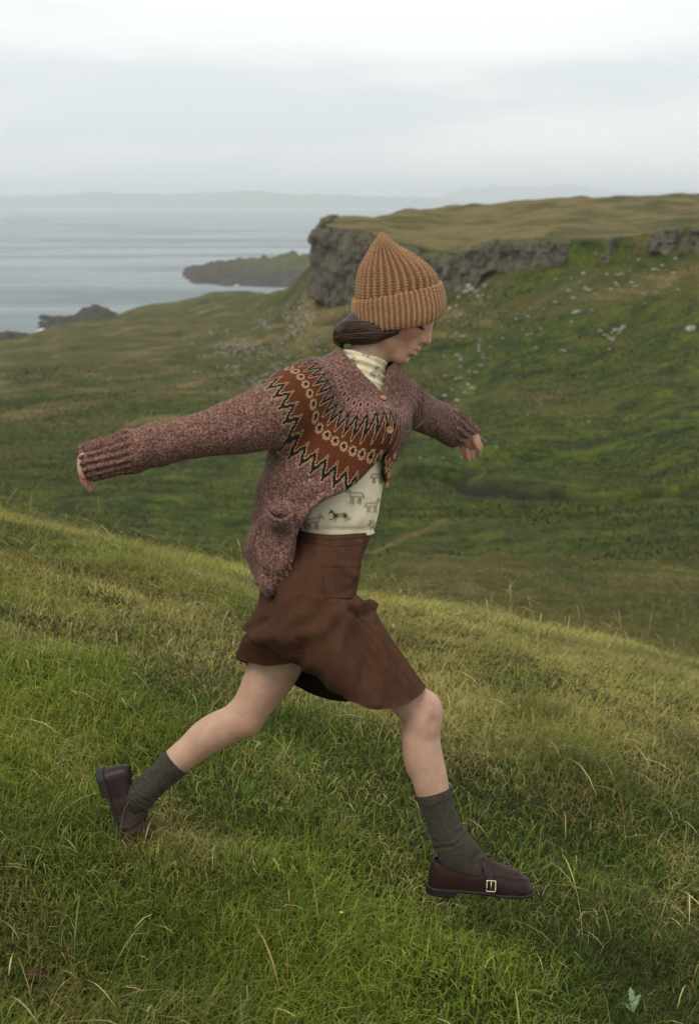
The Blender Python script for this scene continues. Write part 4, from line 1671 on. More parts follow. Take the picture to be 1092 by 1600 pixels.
pat = flower(pat, .53, .47, 6.6, TAN, False)
pat = flower(pat, .01, .50, 7.0, PINK, False)
msk = M.math('MULTIPLY', step_ramp(M, M.math('ADD', vq, 0.5), [(0, 0.0), (.36, 1.0)]).outputs[0], M.math('SUBTRACT', 1.0, M.math('GREATER_THAN', vq, 1.05)))
msk = M.math('MULTIPLY', msk, M.math('SUBTRACT', 1.0, M.math('GREATER_THAN', M.attr('plain'), .5)))
cc = M.mix(msk, heather, pat)
fz = M.ramp(M.noise(P, 330, 2, .6), [(.3, .70), (.7, 1.12)])
M.base(M.mix(1.0, cc, fz, 'MULTIPLY'))
M.bump(kn, 0.9, 0.0030)
M.b.inputs['Sheen Weight'].default_value = 0.05
knit = M.m
cardigan = obj('cardigan', me, knit, person, label='marled pink and brown knitted cardigan with rust fair isle yoke')

# wooden buttons down the front
M = Mat('wooden_button', 0.45, 0.4)
P = M.coord('Object')
M.base(M.ramp(M.noise(P, 160, 4), [(.3, srgb(120, 84, 44)), (.7, srgb(176, 134, 84))]))
but_m = M.m


def surf_z(px, py, field=None, F0=None, z0=-.35, z1=.3):
    """nearest outer surface of a field along a photo ray"""
    zz = np.linspace(z0, z1, 400)
    P_ = np.array([C(px, py, z) for z in zz])
    I_ = np.clip(((P_ - F0.lo) / F0.h).round().astype(int), 0, F0.n - 1)
    val = field[I_[:, 0], I_[:, 1], I_[:, 2]]
    k = np.argmax(val < 0)
    return zz[k]


FC = Field(C(112, 935, -.30) - .02, C(752, 535, .46) + .03, 0.0034)


def button(px, py):
    z = surf_z(px, py, outer, FC) if px < 625 else .0
    c0 = C(px, py, z - .003)
    g = []
    I_ = np.clip(((c0 - FC.lo) / FC.h).round().astype(int), 1, FC.n - 2)
    for ax in range(3):
        d1, d0 = I_.copy(), I_.copy()
        d1[ax] += 1
        d0[ax] -= 1
        g.append(outer[tuple(d1)] - outer[tuple(d0)])
    n = np.array(g)
    n = n / (np.linalg.norm(n) + 1e-9)
    t = np.array([0, 1.0, 0]) - n * n[1]
    t /= np.linalg.norm(t)
    s2 = np.cross(n, t)
    prof = [(0, -.002), (.0075, -.002), (.0086, 0), (.0086, .0022), (.0075, .0036), (.006, .0036), (.0052, .0026), (.0, .0024)]
    a = np.linspace(0, 2 * np.pi, 20, endpoint=False)
    v = np.concatenate([[c0 + n * (h + .002) + r * (np.cos(x) * t + np.sin(x) * s2) for x in a] for r, h in prof])
    b = Bag()
    b.add(v, grid_quads(20, len(prof), True))
    obj('button', b.mesh('button'), but_m, cardigan)


for (bx, by) in ((597.5, 623), (608, 672), (614, 712), (605, 742), (603, 757)):
    button(bx, by)

# patch pocket with a sagging mouth, laid on the near panel
nu_, nv_ = 60, 70
fu, fv = np.linspace(0, 1, nu_), np.linspace(0, 1, nv_)
Lc = catmull(np.array([(414, 797), (403, 824), (398, 850), (404, 874), (417, 893)], float), 20)
Rc = catmull(np.array([(461, 799), (465, 828), (463, 855), (455, 880), (441, 900)], float), 20)
ii = np.linspace(0, len(Lc) - 1, nv_).astype(int)
pts = []
for jv, f in enumerate(fv):
    for u in fu:
        p = Lc[ii[jv]] * (1 - u) + Rc[ii[jv]] * u
        sg = math.sin(math.pi * u)
        p = p + np.array([0, 17 * sg * (1 - f) ** 3 + 9 * sg * f ** 4])
        pts.append((p[0], p[1], sg, f))
pts = np.array(pts)
zb = np.array([surf_z(a_, b_, outer, FC) for a_, b_ in pts[::7, :2]])
zb = np.interp(np.arange(len(pts)), np.arange(len(pts))[::7], zb).reshape(nv_, nu_)
for _ in range(40):
    zb[1:-1] = .25 * zb[:-2] + .5 * zb[1:-1] + .25 * zb[2:]
    zb[:, 1:-1] = .25 * zb[:, :-2] + .5 * zb[:, 1:-1] + .25 * zb[:, 2:]
sg, f = pts[:, 2], pts[:, 3]
edge_ = np.minimum(sg * 2.2, 1) * np.minimum((1 - f) * 7, 1)
zz = zb.ravel() - .004 - .013 * edge_ - .046 * sg * np.exp(-(f / .20) ** 2) - .010 * sg * f
v = np.array([C(a_, b_, z_) for (a_, b_), z_ in zip(pts[:, :2], zz)])
q = grid_quads(nu_, nv_)
N = normals(v, q)
if N[:, 2].mean() > 0:
    q, N = q[:, ::-1], -N
v = v + N * (.004 * fbm(v[:, 0] * 12, v[:, 1] * 12, v[:, 2] * 12, seed=9, oct=2) + .0014 * np.cos(pts[:, 0] * .9) * sstep(.84, .93, f))[:, None]
b = Bag()
b.add(v, q)
b.add(v - N * .006, q[:, ::-1])
rim = [(*(v[i_] + np.array([0, .002, .003])), .0052) for i_ in range(0, nu_, 3)]
rv, rq, rt, _ = tube(rim, 10, 3)
b.add(rv, rq, rt)
me = b.mesh('pocket')
nn_ = len(me.vertices)
attr_f(me, 'yr', np.full(nn_, .9))
attr_f(me, 'ya', np.zeros(nn_))
attr_f(me, 'plain', np.ones(nn_))
obj('pocket', me, knit, cardigan)

# ---- turtleneck top
F = Field(C(440, 842, -.24), C(640, 530, .22), 0.003)
loft(F, [(590, 520, 606, .8, 37), (620, 500, 612, .8, 37), (650, 480, 615, .75, 38), (690, 468, 611, .78, 45), (720, 462, 604, .84, 55), (760, 458, 598, .90, 66), (800, 456, 592, .95, 75), (822, 455, 587, .98, 80), (833, 455, 586, .98, 80)], shear=.10)
F.ell(C(580, 668, -.075), (.05, .05, .05), k=.04)
F.chain([(*C(552, 612, -.01), .066), (*C(562, 585, -.005), .060), (*C(569, 566, -.002), .0565), (*C(573, 552, .0), .0555), (*C(580, 530, .0), .0555)], k=.03)
nd = np.array([.25, .955, .0])
nd = nd / np.linalg.norm(nd)
p0 = C(570, 553.5, 0)
F.func(lambda x, y, z: (x - p0[0]) * nd[0] + (y - p0[1]) * nd[1] + (z - p0[2]) * -.10, F.lo, F.lo + F.h * F.n, 'int', .004)
F.chain([(*C(560, 600, 0), .03), (*C(571, 566, .0), .0505), (*C(580, 530, .0), .052)], 'sub', k=.003)
v, q = F.mesh(2)
N = normals(v, q)
pxv = v[:, 0] * S / (1 + v[:, 2] / DP) + 546
pyv = 800 - v[:, 1] * S / (1 + v[:, 2] / DP)
al = (v - p0) @ nd                                  # along the neck
col_m = sstep(-.085, -.05, al)
wr = col_m * .0032 * np.sin(al * 330 + 2.4 * vnoise(v[:, 0] * 18, v[:, 2] * 18, seed=4) + v[:, 0] * 40)
wr += col_m * .004 * np.exp(-((al + .034) / .006) ** 2)
body_m = sstep(680, 720, pyv)
wr += body_m * (.0040 * np.sin((pxv * .62 + pyv * .78) * .16 + 2.5 * vnoise(pxv / 30, pyv / 30, seed=8)) * (.4 + .6 * vnoise(pxv / 24, pyv / 50, seed=6)))
wr += .0045 * np.exp(-((pyv - 828) / 4.0) ** 2)
v = v + N * wr[:, None]
# small printed horses: pale outline horses and one dark galloping horse
ink = np.zeros(len(v))


def seg(ax, ay, bx, by, wdt):
    d_ = np.array([bx - ax, by - ay])
    h_ = np.clip(((pxv - ax) * d_[0] + (pyv - ay) * d_[1]) / (d_ @ d_), 0, 1)
    return np.hypot(pxv - ax - h_ * d_[0], pyv - ay - h_ * d_[1]) - wdt


def horse(cx, cy, sc, flip=1, dark=.5, gallop=False, rot=0.0):
    global ink
    L_ = [((-8, 0), (7, -1), 3.6), ((7, -2), (12, -9), 2.0), ((12, -9), (16, -6), 1.5), ((12, -9), (12, -12), .6), ((-9, -1), (-13, 4), .8)]
    if gallop:
        L_ += [((7, 1), (14, 5), 1.0), ((14, 5), (17, 3), .8), ((5, 1), (9, 8), .9), ((-7, 1), (-13, 7), 1.1), ((-13, 7), (-17, 6), .8), ((-5, 2), (-9, 9), .9)]
    else:
        L_ += [((7, 1), (8, 13), .9), ((5, 1), (4, 13), .8), ((-7, 1), (-8, 13), 1.0), ((-5, 1), (-4, 12.5), .8)]
    co, si = math.cos(rot), math.sin(rot)
    best = np.full(len(v), 99.0)
    for (a, b_, w_) in L_:
        f = lambda p: (cx + sc * flip * (p[0] * co - p[1] * si), cy + sc * (p[0] * si + p[1] * co))
        (x0, y0), (x1, y1) = f(a), f(b_)
        best = np.minimum(best, seg(x0, y0, x1, y1, w_ * sc))
    if gallop:
        i_ = dark * sstep(.6, -.8, best) * (.55 + .45 * (np.hypot(pxv - cx - 1, pyv - cy - 1) > 5))
    else:
        i_ = dark * np.maximum(sstep(1.7, .5, np.abs(best + .5)), .22 * (best < 0))
    ink = np.maximum(ink, i_ * (v[:, 2] < .02))


horse(556, 774, 1.0, -1, .62)
horse(581, 789, .85, 1, .55)
horse(531, 806, 1.0, -1, .95, True, .12)
horse(489, 814, .95, 1, .60)
horse(472, 818, .8, -1, .75)
horse(589, 744, .8, 1, .7)
horse(545, 562, .8, -1, .55, False, .5)
horse(585, 582, .6, 1, .6, False, -.5)
horse(584, 818, .6, 1, .6, False, .7)
horse(574, 549, .55, 1, .6, False, .4)
b = Bag()
b.add(v, q)
me = b.mesh('turtleneck')
attr_f(me, 'ink', ink)
M = Mat('printed_jersey', 0.85, 0.2)
P = M.coord('Object')
cl = M.ramp(M.noise(P, 30, 4), [(.3, srgb(192, 180, 148)), (.7, srgb(212, 201, 172))])
M.base(M.mix(M.attr('ink'), cl, srgb(38, 32, 28)))
M.bump(M.noise(P, 700, 2), .15, .001)
obj('turtleneck_top', me, M.m, person, label='cream turtleneck printed with small horses')

# ---- skirt: a cloth sheet drawn between waist and hem
G = [  # twelve points round each row, from the front edge over the near side to the back and round the far side
    [(579, 829, 0), (572, 832, -.06), (556, 834, -.10), (520, 836, -.135), (484, 833, -.10), (464, 829, -.05), (455, 824, 0), (464, 820, .06), (484, 818, .09), (520, 818, .12), (556, 822, .09), (573, 826, .05)],
    [(577, 846, 0), (571, 850, -.07), (555, 853, -.115), (516, 856, -.148), (474, 853, -.115), (450, 848, -.06), (440, 842, 0), (450, 838, .07), (474, 836, .10), (516, 836, .13), (555, 840, .10), (571, 843, .05)],
    [(567, 880, -.01), (563, 884, -.09), (545, 888, -.145), (500, 890, -.172), (448, 888, -.14), (426, 884, -.07), (418, 879, 0), (427, 874, .08), (450, 870, .13), (500, 870, .155), (545, 872, .12), (562, 876, .06)],
    [(557, 915, -.02), (556, 919, -.10), (540, 924, -.158), (492, 925, -.190), (438, 922, -.15), (417, 917, -.07), (410, 912, 0), (418, 908, .09), (440, 905, .15), (492, 905, .175), (540, 906, .13), (554, 910, .06)],
    [(556, 931, -.03), (556, 935, -.11), (541, 940, -.165), (492, 942, -.196), (434, 940, -.152), (413, 936, -.07), (406, 931, 0), (414, 928, .09), (436, 925, .155), (490, 925, .18), (535, 926, .13), (552, 929, .05)],
    [(582, 946, -.07), (578, 952, -.13), (552, 958, -.172), (497, 960, -.200), (431, 957, -.152), (409, 953, -.07), (402, 948, 0), (410, 946, .09), (432, 945, .155), (485, 948, .18), (535, 948, .13), (570, 947, .01)],
    [(602, 982, -.10), (597, 991, -.15), (565, 998, -.180), (506, 1000, -.205), (430, 988, -.145), (397, 981, -.055), (386, 976, .02), (398, 977, .11), (425, 980, .165), (480, 985, .185), (535, 988, .13), (588, 983, -.035)],
    [(632, 1026, -.105), (626, 1039, -.155), (588, 1049, -.185), (525, 1048, -.205), (442, 1014, -.125), (394, 1005, -.03), (376, 1004, .04), (393, 1010, .12), (425, 1020, .17), (478, 1036, .19), (535, 1042, .13), (615, 1028, -.045)],
    [(664, 1072, -.108), (654, 1088, -.158), (616, 1107, -.182), (558, 1101, -.190), (474, 1043, -.118), (412, 1040, -.02), (367, 1029, .06), (398, 1042, .13), (440, 1060, .175), (492, 1086, .19), (548, 1096, .12), (645, 1080, -.045)],
]
K = np.array([[C(*p) for p in row] for row in G])          # rows, 12, 3
rows_f = []
for r in K:
    cl = np.vstack([r[-2:], r, r[:3]])
    rows_f.append(catmull(cl, 17)[2 * 17:14 * 17])
R_ = np.array(rows_f)
V_ = np.stack([catmull(R_[:, j], 20) for j in range(R_.shape[1])], 1)
nv_, nu_ = V_.shape[:2]
v = V_.reshape(-1, 3)
q = grid_quads(nu_, nv_, True)
for _ in range(1):
    v = relax(v, q, .3)
N = normals(v, q)
ctr = v.mean(0)
if ((v - ctr) * N).sum() < 0:
    q = q[:, ::-1]
    N = -N
pxv = v[:, 0] * S / (1 + v[:, 2] / DP) + 546
pyv = 800 - v[:, 1] * S / (1 + v[:, 2] / DP)
near = (N[:, 2] < .2)


def pl_dist(pts):
    best, side = np.full(len(v), 999.), np.zeros(len(v))
    for (ax, ay), (bx, by) in zip(pts[:-1], pts[1:]):
        d_ = np.array([bx - ax, by - ay], float)
        h_ = np.clip(((pxv - ax) * d_[0] + (pyv - ay) * d_[1]) / (d_ @ d_), 0, 1)
        wx, wy = pxv - ax - h_ * d_[0], pyv - ay - h_ * d_[1]
        dd = np.hypot(wx, wy)
        m = dd < best
        best[m] = dd[m]
        side[m] = np.sign(d_[0] * wy - d_[1] * wx)[m]
    return best, side


dsp = .0035 * fbm(v[:, 0] * 8, v[:, 1] * 5, v[:, 2] * 8, seed=61, oct=3)
d1, s1 = pl_dist([(383, 984), (405, 998), (432, 1012), (455, 1028), (474, 1042)])       # upper cloth folded over the hem at the back
dsp += near * np.where(s1 < 0, .010 * np.exp(-(d1 / 14) ** 2), -.016 * np.exp(-(d1 / 9) ** 2)) * sstep(368, 392, pxv)
for (pts, amp, wd) in [([(553, 938), (560, 948), (575, 944), (584, 948)], .010, 4.5), ([(545, 955), (560, 962), (578, 955)], -.007, 5),
                       ([(540, 944), (554, 952), (566, 962)], .006, 5), ([(548, 928), (530, 938), (520, 940)], .003, 6),
                       ([(552, 968), (590, 1020), (612, 1060)], .004, 9), ([(520, 970), (560, 1030), (585, 1085)], -.004, 12),
                       ([(560, 850), (556, 880), (545, 912)], .004, 6), ([(500, 845), (496, 870), (480, 900)], .003, 7),
                       ([(572, 858), (560, 890)], -.004, 4), ([(470, 960), (440, 990), (400, 996)], .006, 10), ([(540, 950), (500, 985), (450, 1000)], .007, 12), ([(548, 958), (530, 1010), (520, 1070)], .006, 11), ([(505, 950), (480, 1000), (470, 1035)], -.006, 10), ([(565, 965), (575, 1030), (560, 1095)], -.005, 9), ([(425, 930), (420, 965), (395, 985)], -.006, 7), ([(520, 860), (525, 880), (550, 900)], .004, 6), ([(595, 990), (600, 1040), (590, 1100)], .005, 8)]:
    dd, _ = pl_dist(pts)
    dsp += near * 1.5 * amp * np.exp(-(dd / wd) ** 2)
# stitched seams and the patch pocket stand in slight relief
seam = np.zeros(len(v))
for pts in [[(467, 846), (466, 900), (466, 960), (472, 1030)], [(554, 966), (570, 985), (600, 1030), (640, 1090)], [(562, 962), (582, 985), (612, 1028), (650, 1080)],
            [(469, 846), (520, 855), (556, 853), (577, 847)],
            [(505, 882), (504, 928), (510, 934), (548, 938)], [(506, 888), (552, 888)]]:
    dd, _ = pl_dist(pts)
    seam = np.maximum(seam, near * np.exp(-(dd / 1.1) ** 2))
d2, s2_ = pl_dist([(505, 880), (504, 930), (510, 936), (552, 939)])
inp = near * (pxv > 505) * (pyv > 881) * (pyv < 936)
dsp += .0018 * inp - .0020 * seam
hem = np.repeat(np.arange(nv_), nu_) / (nv_ - 1)
seam = np.maximum(seam, .7 * np.exp(-((hem - .965) / .004) ** 2))
dsp += .002 * (hem < .055)
v = v + N * dsp[:, None]
# inner layer gives the cloth its thickness
b = Bag()
b.add(v, q)
vi = v - N * .0028
b.add(vi, q[:, ::-1])
n0 = len(v)
e_ = np.arange(nu_)
e2_ = (e_ + 1) % nu_
o_ = (nv_ - 1) * nu_
b.q.append(np.stack([o_ + e_, o_ + e2_, n0 + o_ + e2_, n0 + o_ + e_], 1))
me = b.mesh('skirt')
attr_f(me, 'seam', np.concatenate([seam, seam * 0]))
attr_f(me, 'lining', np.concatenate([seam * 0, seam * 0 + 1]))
M = Mat('brown_twill', 0.9, 0.1)
P = M.coord('Object')
tw = M.noise(M.coord('Object', (1, 1, 1)), 38, 6, .7)
cl = M.ramp(tw, [(.25, srgb(61, 40, 28)), (.75, srgb(79, 53, 38))])
cl = M.mix(M.math('MULTIPLY', M.attr('seam'), .55), cl, srgb(48, 28, 19))
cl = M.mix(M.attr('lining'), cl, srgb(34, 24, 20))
M.base(cl)
M.bump(M.noise(P, 900, 2), .25, .001)
M.b.inputs['Sheen Weight'].default_value = 0.0
skirt = obj('skirt', me, M.m, person, label='brown knee length skirt with patch pocket')

# ---- socks
M = Mat('grey_brown_wool', 0.92, 0.15)
P = M.coord('Object')
kn = M.noise(P, 260, 3, .7)
M.base(M.ramp(kn, [(.3, srgb(36, 33, 28)), (.7, srgb(74, 68, 58))]))
M.bump(kn, .6, .002)
M.b.inputs['Sheen Weight'].default_value = 0.03
sock_m = M.m


def sock(P, ang0, wr_lo, wr_hi, zs=1.0):
    zz_ = np.interp(np.linspace(0, 1, len(P)), [0, .45, .8, 1], [1, 1, .62, .6])
    P = [(*p, z_) for p, z_ in zip(P, zz_)]
    v, q, t, uv = tube(P, 72, 14, zs)
    ctr = np.repeat(catmull(P, 14)[:, :3], 72, 0)
    n = v[:len(ctr)] - ctr
    n /= np.linalg.norm(n, axis=1, keepdims=True) + 1e-9
    u, w = uv[:len(ctr), 0], uv[:len(ctr), 1]
    top = sstep(.16, .13, w)
    d = top * (.0009 * np.cos(u * 26) + .0012)
    m = sstep(wr_lo - .05, wr_lo + .03, w) * sstep(wr_hi + .06, wr_hi - .02, w)
    ph_ = w * 78 + 1.5 * np.sin(u + ang0) + 4.5 * vnoise(np.cos(u) * 1.3 + 9, np.sin(u) * 1.3 + 4, w * 6, seed=7)
    d = d + m * .0022 * np.sin(ph_) * (.5 + .7 * vnoise(np.cos(u) * 1.5 + 2, np.sin(u) * 1.5 + 1, w * 11, seed=27))
    d = d + .0022 * vnoise(np.cos(u) * 2 + 3, np.sin(u) * 2 + 3, w * 8, seed=17)
    v[:len(ctr)] += n * d[:, None]
    b = Bag()
    b.add(v, q, t)
    return b.mesh('sock')


obj('sock', sock([(*C(676, 1237, -.10), .0415), (*C(680, 1252, -.10), .0405), (*C(688, 1274, -.10), .0385), (*C(697, 1298, -.10), .0400), (*C(706, 1318, -.10), .0440), (*C(717, 1335, -.10), .0500), (*C(729, 1350, -.10), .0480), (*C(750, 1360, -.10), .040)], 0, .38, .62), sock_m, person, label='grey brown wool sock on the leading foot')
obj('sock', sock([(*C(276, 1190, .085), .0375), (*C(262, 1203, .085), .0368), (*C(246, 1219, .085), .0352), (*C(230, 1233, .085), .0370), (*C(216, 1245, .085), .0405), (*C(207, 1256, .085), .0390), (*C(202, 1272, .085), .033), (*C(200, 1290, .085), .026)], 1, .30, .62), sock_m, person, label='grey brown wool sock on the trailing foot')
# ---- loafers
M = Mat('dark_brown_leather', 0.48, 0.22)
P = M.coord('Object')
cl = M.ramp(M.noise(P, 45, 5, .6), [(.3, srgb(28, 15, 13)), (.7, srgb(46, 26, 22))])
M.base(cl)
M.b.inputs['Coat Weight'].default_value = 0.04
M.bump(M.voronoi(P, 420), .18, .001)
leather = M.m
M = Mat('black_rubber', 0.6, 0.3)
M.base(M.ramp(M.noise(M.coord('Object'), 60, 4), [(.3, srgb(22, 18, 17)), (.7, srgb(38, 31, 29))]))
rubber = M.m
M = Mat('pale_gold_metal', 0.28, 0.5)
M.b.inputs['Metallic'].default_value = 1.0
M.base(M.ramp(M.noise(M.coord('Object'), 90, 3), [(.3, (.62, .52, .34)), (.7, (.80, .70, .50))]))
gold = M.m


def sole2d(x, z):
    """plan outline of the sole (negative inside)"""
    d = None
    for (ax, az, ar, bx, bz, br) in [(-.042, .000, .0315, .03, .002, .0300), (.03, .002, .0300, .105, .004, .0430), (.105, .004, .0430, .141, -.003, .0375)]:
        h = np.clip((x - ax) / (bx - ax), 0, 1)
        q_ = np.sqrt((x - ax - h * (bx - ax)) ** 2 + (z - az - h * (bz - az)) ** 2) - (ar + h * (br - ar))
        d = q_ if d is None else smin(d, q_, .012)
    return d


def heightline(x):
    """top line of the upper above the sole"""
    return np.interp(x, [-.08, -.06, -.03, .02, .06, .10, .14, .165, .185], [.066, .068, .066, .062, .070, .056, .044, .036, .020])


def upper_d(x, y, z):
    s2 = sole2d(x, z)
    hl = heightline(x).astype(np.float32)
    # dome: the plan outline shrinks with height
    f = np.clip(y / hl, 0, 1.2)
    return smax(s2 + .002 + .030 * f ** 2.6 * np.interp(x, [-.08, .0, .06, .18], [.35, .40, .85, .95]), y - hl, .016)


shoe = {}
F = Field((-.09, -.012, -.06), (.20, .095, .06), 0.0016)
F.func(upper_d, F.lo, F.lo + F.h * F.n)
up_field = F.d.copy()
x, y, z = F.pts()
# mouth for the foot: the top line drops along the sides towards the strap


def mouth(x, y):
    ln = np.interp(x, [-.09, -.070, -.045, -.01, .025, .045, .056, .060, .2], [.068, .065, .056, .047, .040, .040, .046, .09, .12]).astype(np.float32)
    return (y - ln) * .8


F.d = smax(F.d, (mouth(x, y) + 0 * z).astype(np.float32), .002)
# raised apron seam round the toe
pl = np.sqrt(((x - .105) / .062) ** 2 + ((z - .002) / .0295) ** 2)
sm = np.abs((pl - 1) * .0295)
F.d = np.minimum(F.d, F.d - (.0036 * np.exp(-(sm / .0028) ** 2) * (x > .055) * (y > .02)).astype(np.float32) + (.0022 * np.exp(-((sm - .0055) / .0022) ** 2) * (x > .06) * (y > .02)).astype(np.float32))
F.d = np.maximum(F.d, (-.001 - y).astype(np.float32))
shoe['upper'] = F.mesh(1)
# binding round the mouth
F2 = Field((-.09, .0, -.06), (.13, .095, .06), 0.0016)
F2.func(lambda x, y, z: smax(np.abs(upper_d(x, y, z) - .0003) - .0020, np.abs(mouth(x, y)) - .0020, .002), F2.lo, F2.lo + F2.h * F2.n)
F2.func(lambda x, y, z: y - .0665 + 0 * x, F2.lo, F2.lo + F2.h * F2.n, 'int')
shoe['binding'] = F2.mesh(1)
F3 = Field((-.09, -.035, -.06), (.20, .01, .06), 0.0018)


def sole_f(x, y, z):
    d = sole2d(x, z) - .002
    bot = np.interp(x, [-.1, -.006, -.003, .2], [-.020, -.020, -.0065, -.0065]).astype(np.float32)
    return smax(d, smax(y - .001, bot - y, .002), .002)


F3.func(sole_f, F3.lo, F3.lo + F3.h * F3.n)
shoe['sole'] = F3.mesh(1)
F4 = Field((.03, .0, -.062), (.13, .10, .062), 0.0015)
# saddle strap over the instep
F4.func(lambda x, y, z: smax(np.abs(upper_d(x, y, z) - .0022) - .0020, np.abs(x - .066 - .20 * (.06 - y)) - .0115, .0015), F4.lo, F4.lo + F4.h * F4.n)
F4.func(lambda x, y, z: .006 - y + 0 * x, F4.lo, F4.lo + F4.h * F4.n, 'int')
F4.func(lambda x, y, z: z - .045 + 0 * x, F4.lo, F4.lo + F4.h * F4.n, 'int')
shoe['strap'] = F4.mesh(1)
# buckle: a rounded square ring with its pin, on the outer side
bk = []
bc = np.array([.0745, .023, -.0445])
for (a0, b0, rr) in [(-.0105, -.0125, .0016)]:
    cs = [(-.010, -.009), (-.009, -.0115), (.009, -.0115), (.010, -.009), (.010, .009), (.009, .0115), (-.009, .0115), (-.010, .009), (-.010, -.009)]
    bk.append(tube([(bc[0] + a_, bc[1] + b_, bc[2] - .0022 + (b_ + .0115) * .34, .0016) for a_, b_ in cs], 8, 3, 1.0))
bk.append(tube([(bc[0], bc[1] - .0115, bc[2] - .003, .0012), (bc[0], bc[1] + .0115, bc[2] + .0035, .0012)], 6, 1))


def place_shoe(origin, fwd, upv, bend, mirror, label):
    fwd = np.array(fwd, float)
    fwd /= np.linalg.norm(fwd)
    upv = np.array(upv, float)
    upv -= fwd * (upv @ fwd)
    upv /= np.linalg.norm(upv)
    lat = np.cross(fwd, upv)
    if lat[2] < 0:
        lat = -lat

    def tr(v):
        v = v.copy()
        if mirror:
            v[:, 2] *= -1
        if bend:
            x0 = .085
            a = bend * sstep(0, .045, v[:, 0] - x0)
            dx, dy = v[:, 0] - x0, v[:, 1] + .004
            m = v[:, 0] > x0
            v[:, 0] = np.where(m, x0 + dx * np.cos(a) - dy * np.sin(a), v[:, 0])
            v[:, 1] = np.where(m, dx * np.sin(a) + dy * np.cos(a) - .004, v[:, 1])
        return origin + v[:, :1] * fwd + v[:, 1:2] * upv + v[:, 2:] * lat

    def part(name, pieces, mat, parent):
        b = Bag()
        for p in pieces:
            b.add(tr(p[0]), p[1], p[2] if len(p) > 2 else None)
        return obj(name, b.mesh(name), mat, parent)
    root = part('shoe', [shoe['upper']], leather, person)
    root['label'] = label
    part('binding', [shoe['binding']], leather, root)
    part('sole', [shoe['sole']], rubber, root)
    part('strap', [shoe['strap']], leather, root)
    part('buckle', [(p[0], p[1], p[2]) for p in bk], gold, root)


place_shoe(C(715, 1382.5, -.10), (1, -.055, -.03), (0.05, .977, -.212), 0, False, 'dark brown leather loafer with gold buckle on the leading foot')
place_shoe(C(177, 1243, .085), (.30, -.955, .02), (.955, .30, -.05), .62, True, 'dark brown leather loafer on the trailing foot, bent at the toes')

# ---- hair: a dark mass swept under the hat to the nape, with separate strands
hair = Bag()
HC = (.030, .016, .009)
F = Field(C(505, 570, -.14), C(665, 455, .14), 0.003)
F.chain([(*C(618, 517, -.058), .010), (*C(603, 519, -.064), .016), (*C(585, 520, -.060), .023), (*C(563, 519, -.046), .0265), (*C(543, 521, -.026), .0235), (*C(535, 521, -.008), .020)], k=.012)
F.ell(C(578, 505, 0), (.058, .045, .062), k=.02)
F.ell(C(546, 518, .0), (.032, .027, .040), k=.02)
v, q = F.mesh(2)
hair.add(v, q, c=HC)
base_h = F
hr = random.Random(5)


def strand(P, r, c):
    v, q, t, uv = tube(P, 5, 6)
    hair.add(v, q, t, c)


guide = np.array([C(624, 514, -.056), C(606, 517, -.064), C(588, 519, -.064), C(566, 519, -.052), C(544, 520, -.030), C(528, 522, -.008)])
rad_g = np.array([.006, .015, .024, .028, .025, .020])
for i in range(330):
    a = hr.uniform(0, 2 * math.pi)
    f = .90 + .16 * hr.random()
    tw = hr.uniform(-.5, .5)
    st = 0 if hr.random() < .7 else 1
    pts = []
    for k in range(st, 6):
        aa = a + tw * k * .25
        off = np.array([.25 * math.sin(aa), math.cos(aa), math.sin(aa)]) * rad_g[k] * f
        pts.append((*(guide[k] + off), .0009))
    if hr.random() < .55:       # the loop folds back under itself
        e_ = np.array(pts[-1][:3])
        pts.append((*(e_ + np.array([-.006, -.010 - .012 * math.cos(a), .006])), .0008))
        pts.append((*(e_ + np.array([.010, -.020 - .010 * math.cos(a), .012])), .0006))
    l = hr.random()
    strand(pts, 0, (HC[0] * (.6 + 3.6 * l ** 3), HC[1] * (.6 + 3.3 * l ** 3), HC[2] * (.6 + 3.0 * l ** 3)))
for i in range(44):             # wisps at the nape and beside the ear
    x0, y0 = hr.uniform(525, 560), hr.uniform(500, 530)
    z0 = hr.uniform(-.06, .0)
    strand([(*C(x0 + 20, y0 - 6, z0 - .01), .0006), (*C(x0, y0, z0), .0006), (*C(x0 - hr.uniform(0, 9), y0 + hr.uniform(6, 14), z0), .0004), (*C(x0 + hr.uniform(-8, 6), y0 + hr.uniform(14, 22), z0), .0003)], 0, (.05, .032, .02))
# brow hairs and lashes
for s in (-1, 1):
    for i in range(46):
        f = i / 45
        zz = s * (.010 + .034 * f)
        x_ = .0865 - .50 * max(0, abs(zz) - .012) * (.4 + f * .6)
        y_ = .0195 + .0045 * math.sin(f * 2.4) + hr.uniform(-.0022, .0022)
        p0_ = hd(x_, y_, zz)
        p1_ = hd(x_ - .0010, y_ + .002 * (1 - f * 1.3), zz + s * .0055)
        strand([(*p0_, .0006), (*((p0_ + p1_) / 2 + HF * .0009), .0006), (*p1_, .0003)], 0, (.022, .014, .010))
    for i in range(34):
        f = i / 33
        a = -1.05 + 2.1 * f
        ex = .0675 + .0164 * math.cos(a)
        ez = s * .0325 + .0168 * math.sin(a)
        p0_ = hd(ex, -.0125, ez)
        out = HF * math.cos(a) + HZ * math.sin(a)
        strand([(*p0_, .0012), (*(p0_ + out * .004 - HU * .002), .0010), (*(p0_ + out * .0090 - HU * .0020), .0004)], 0, (.012, .009, .008))
M = Mat('dark_brown_hair', 0.42, 0.32)
t_ = M.attr('tint', 'Color')
M.base(M.mix(1.0, t_, M.ramp(M.noise(M.coord('Object', (60, 400, 200)), 1.0, 4), [(.3, .6), (.7, 1.5)]), 'MULTIPLY'))
M.b.inputs['Anisotropic'].default_value = .5
obj('hair', hair.mesh('hair'), M.m, person, label='dark brown hair gathered at the nape')

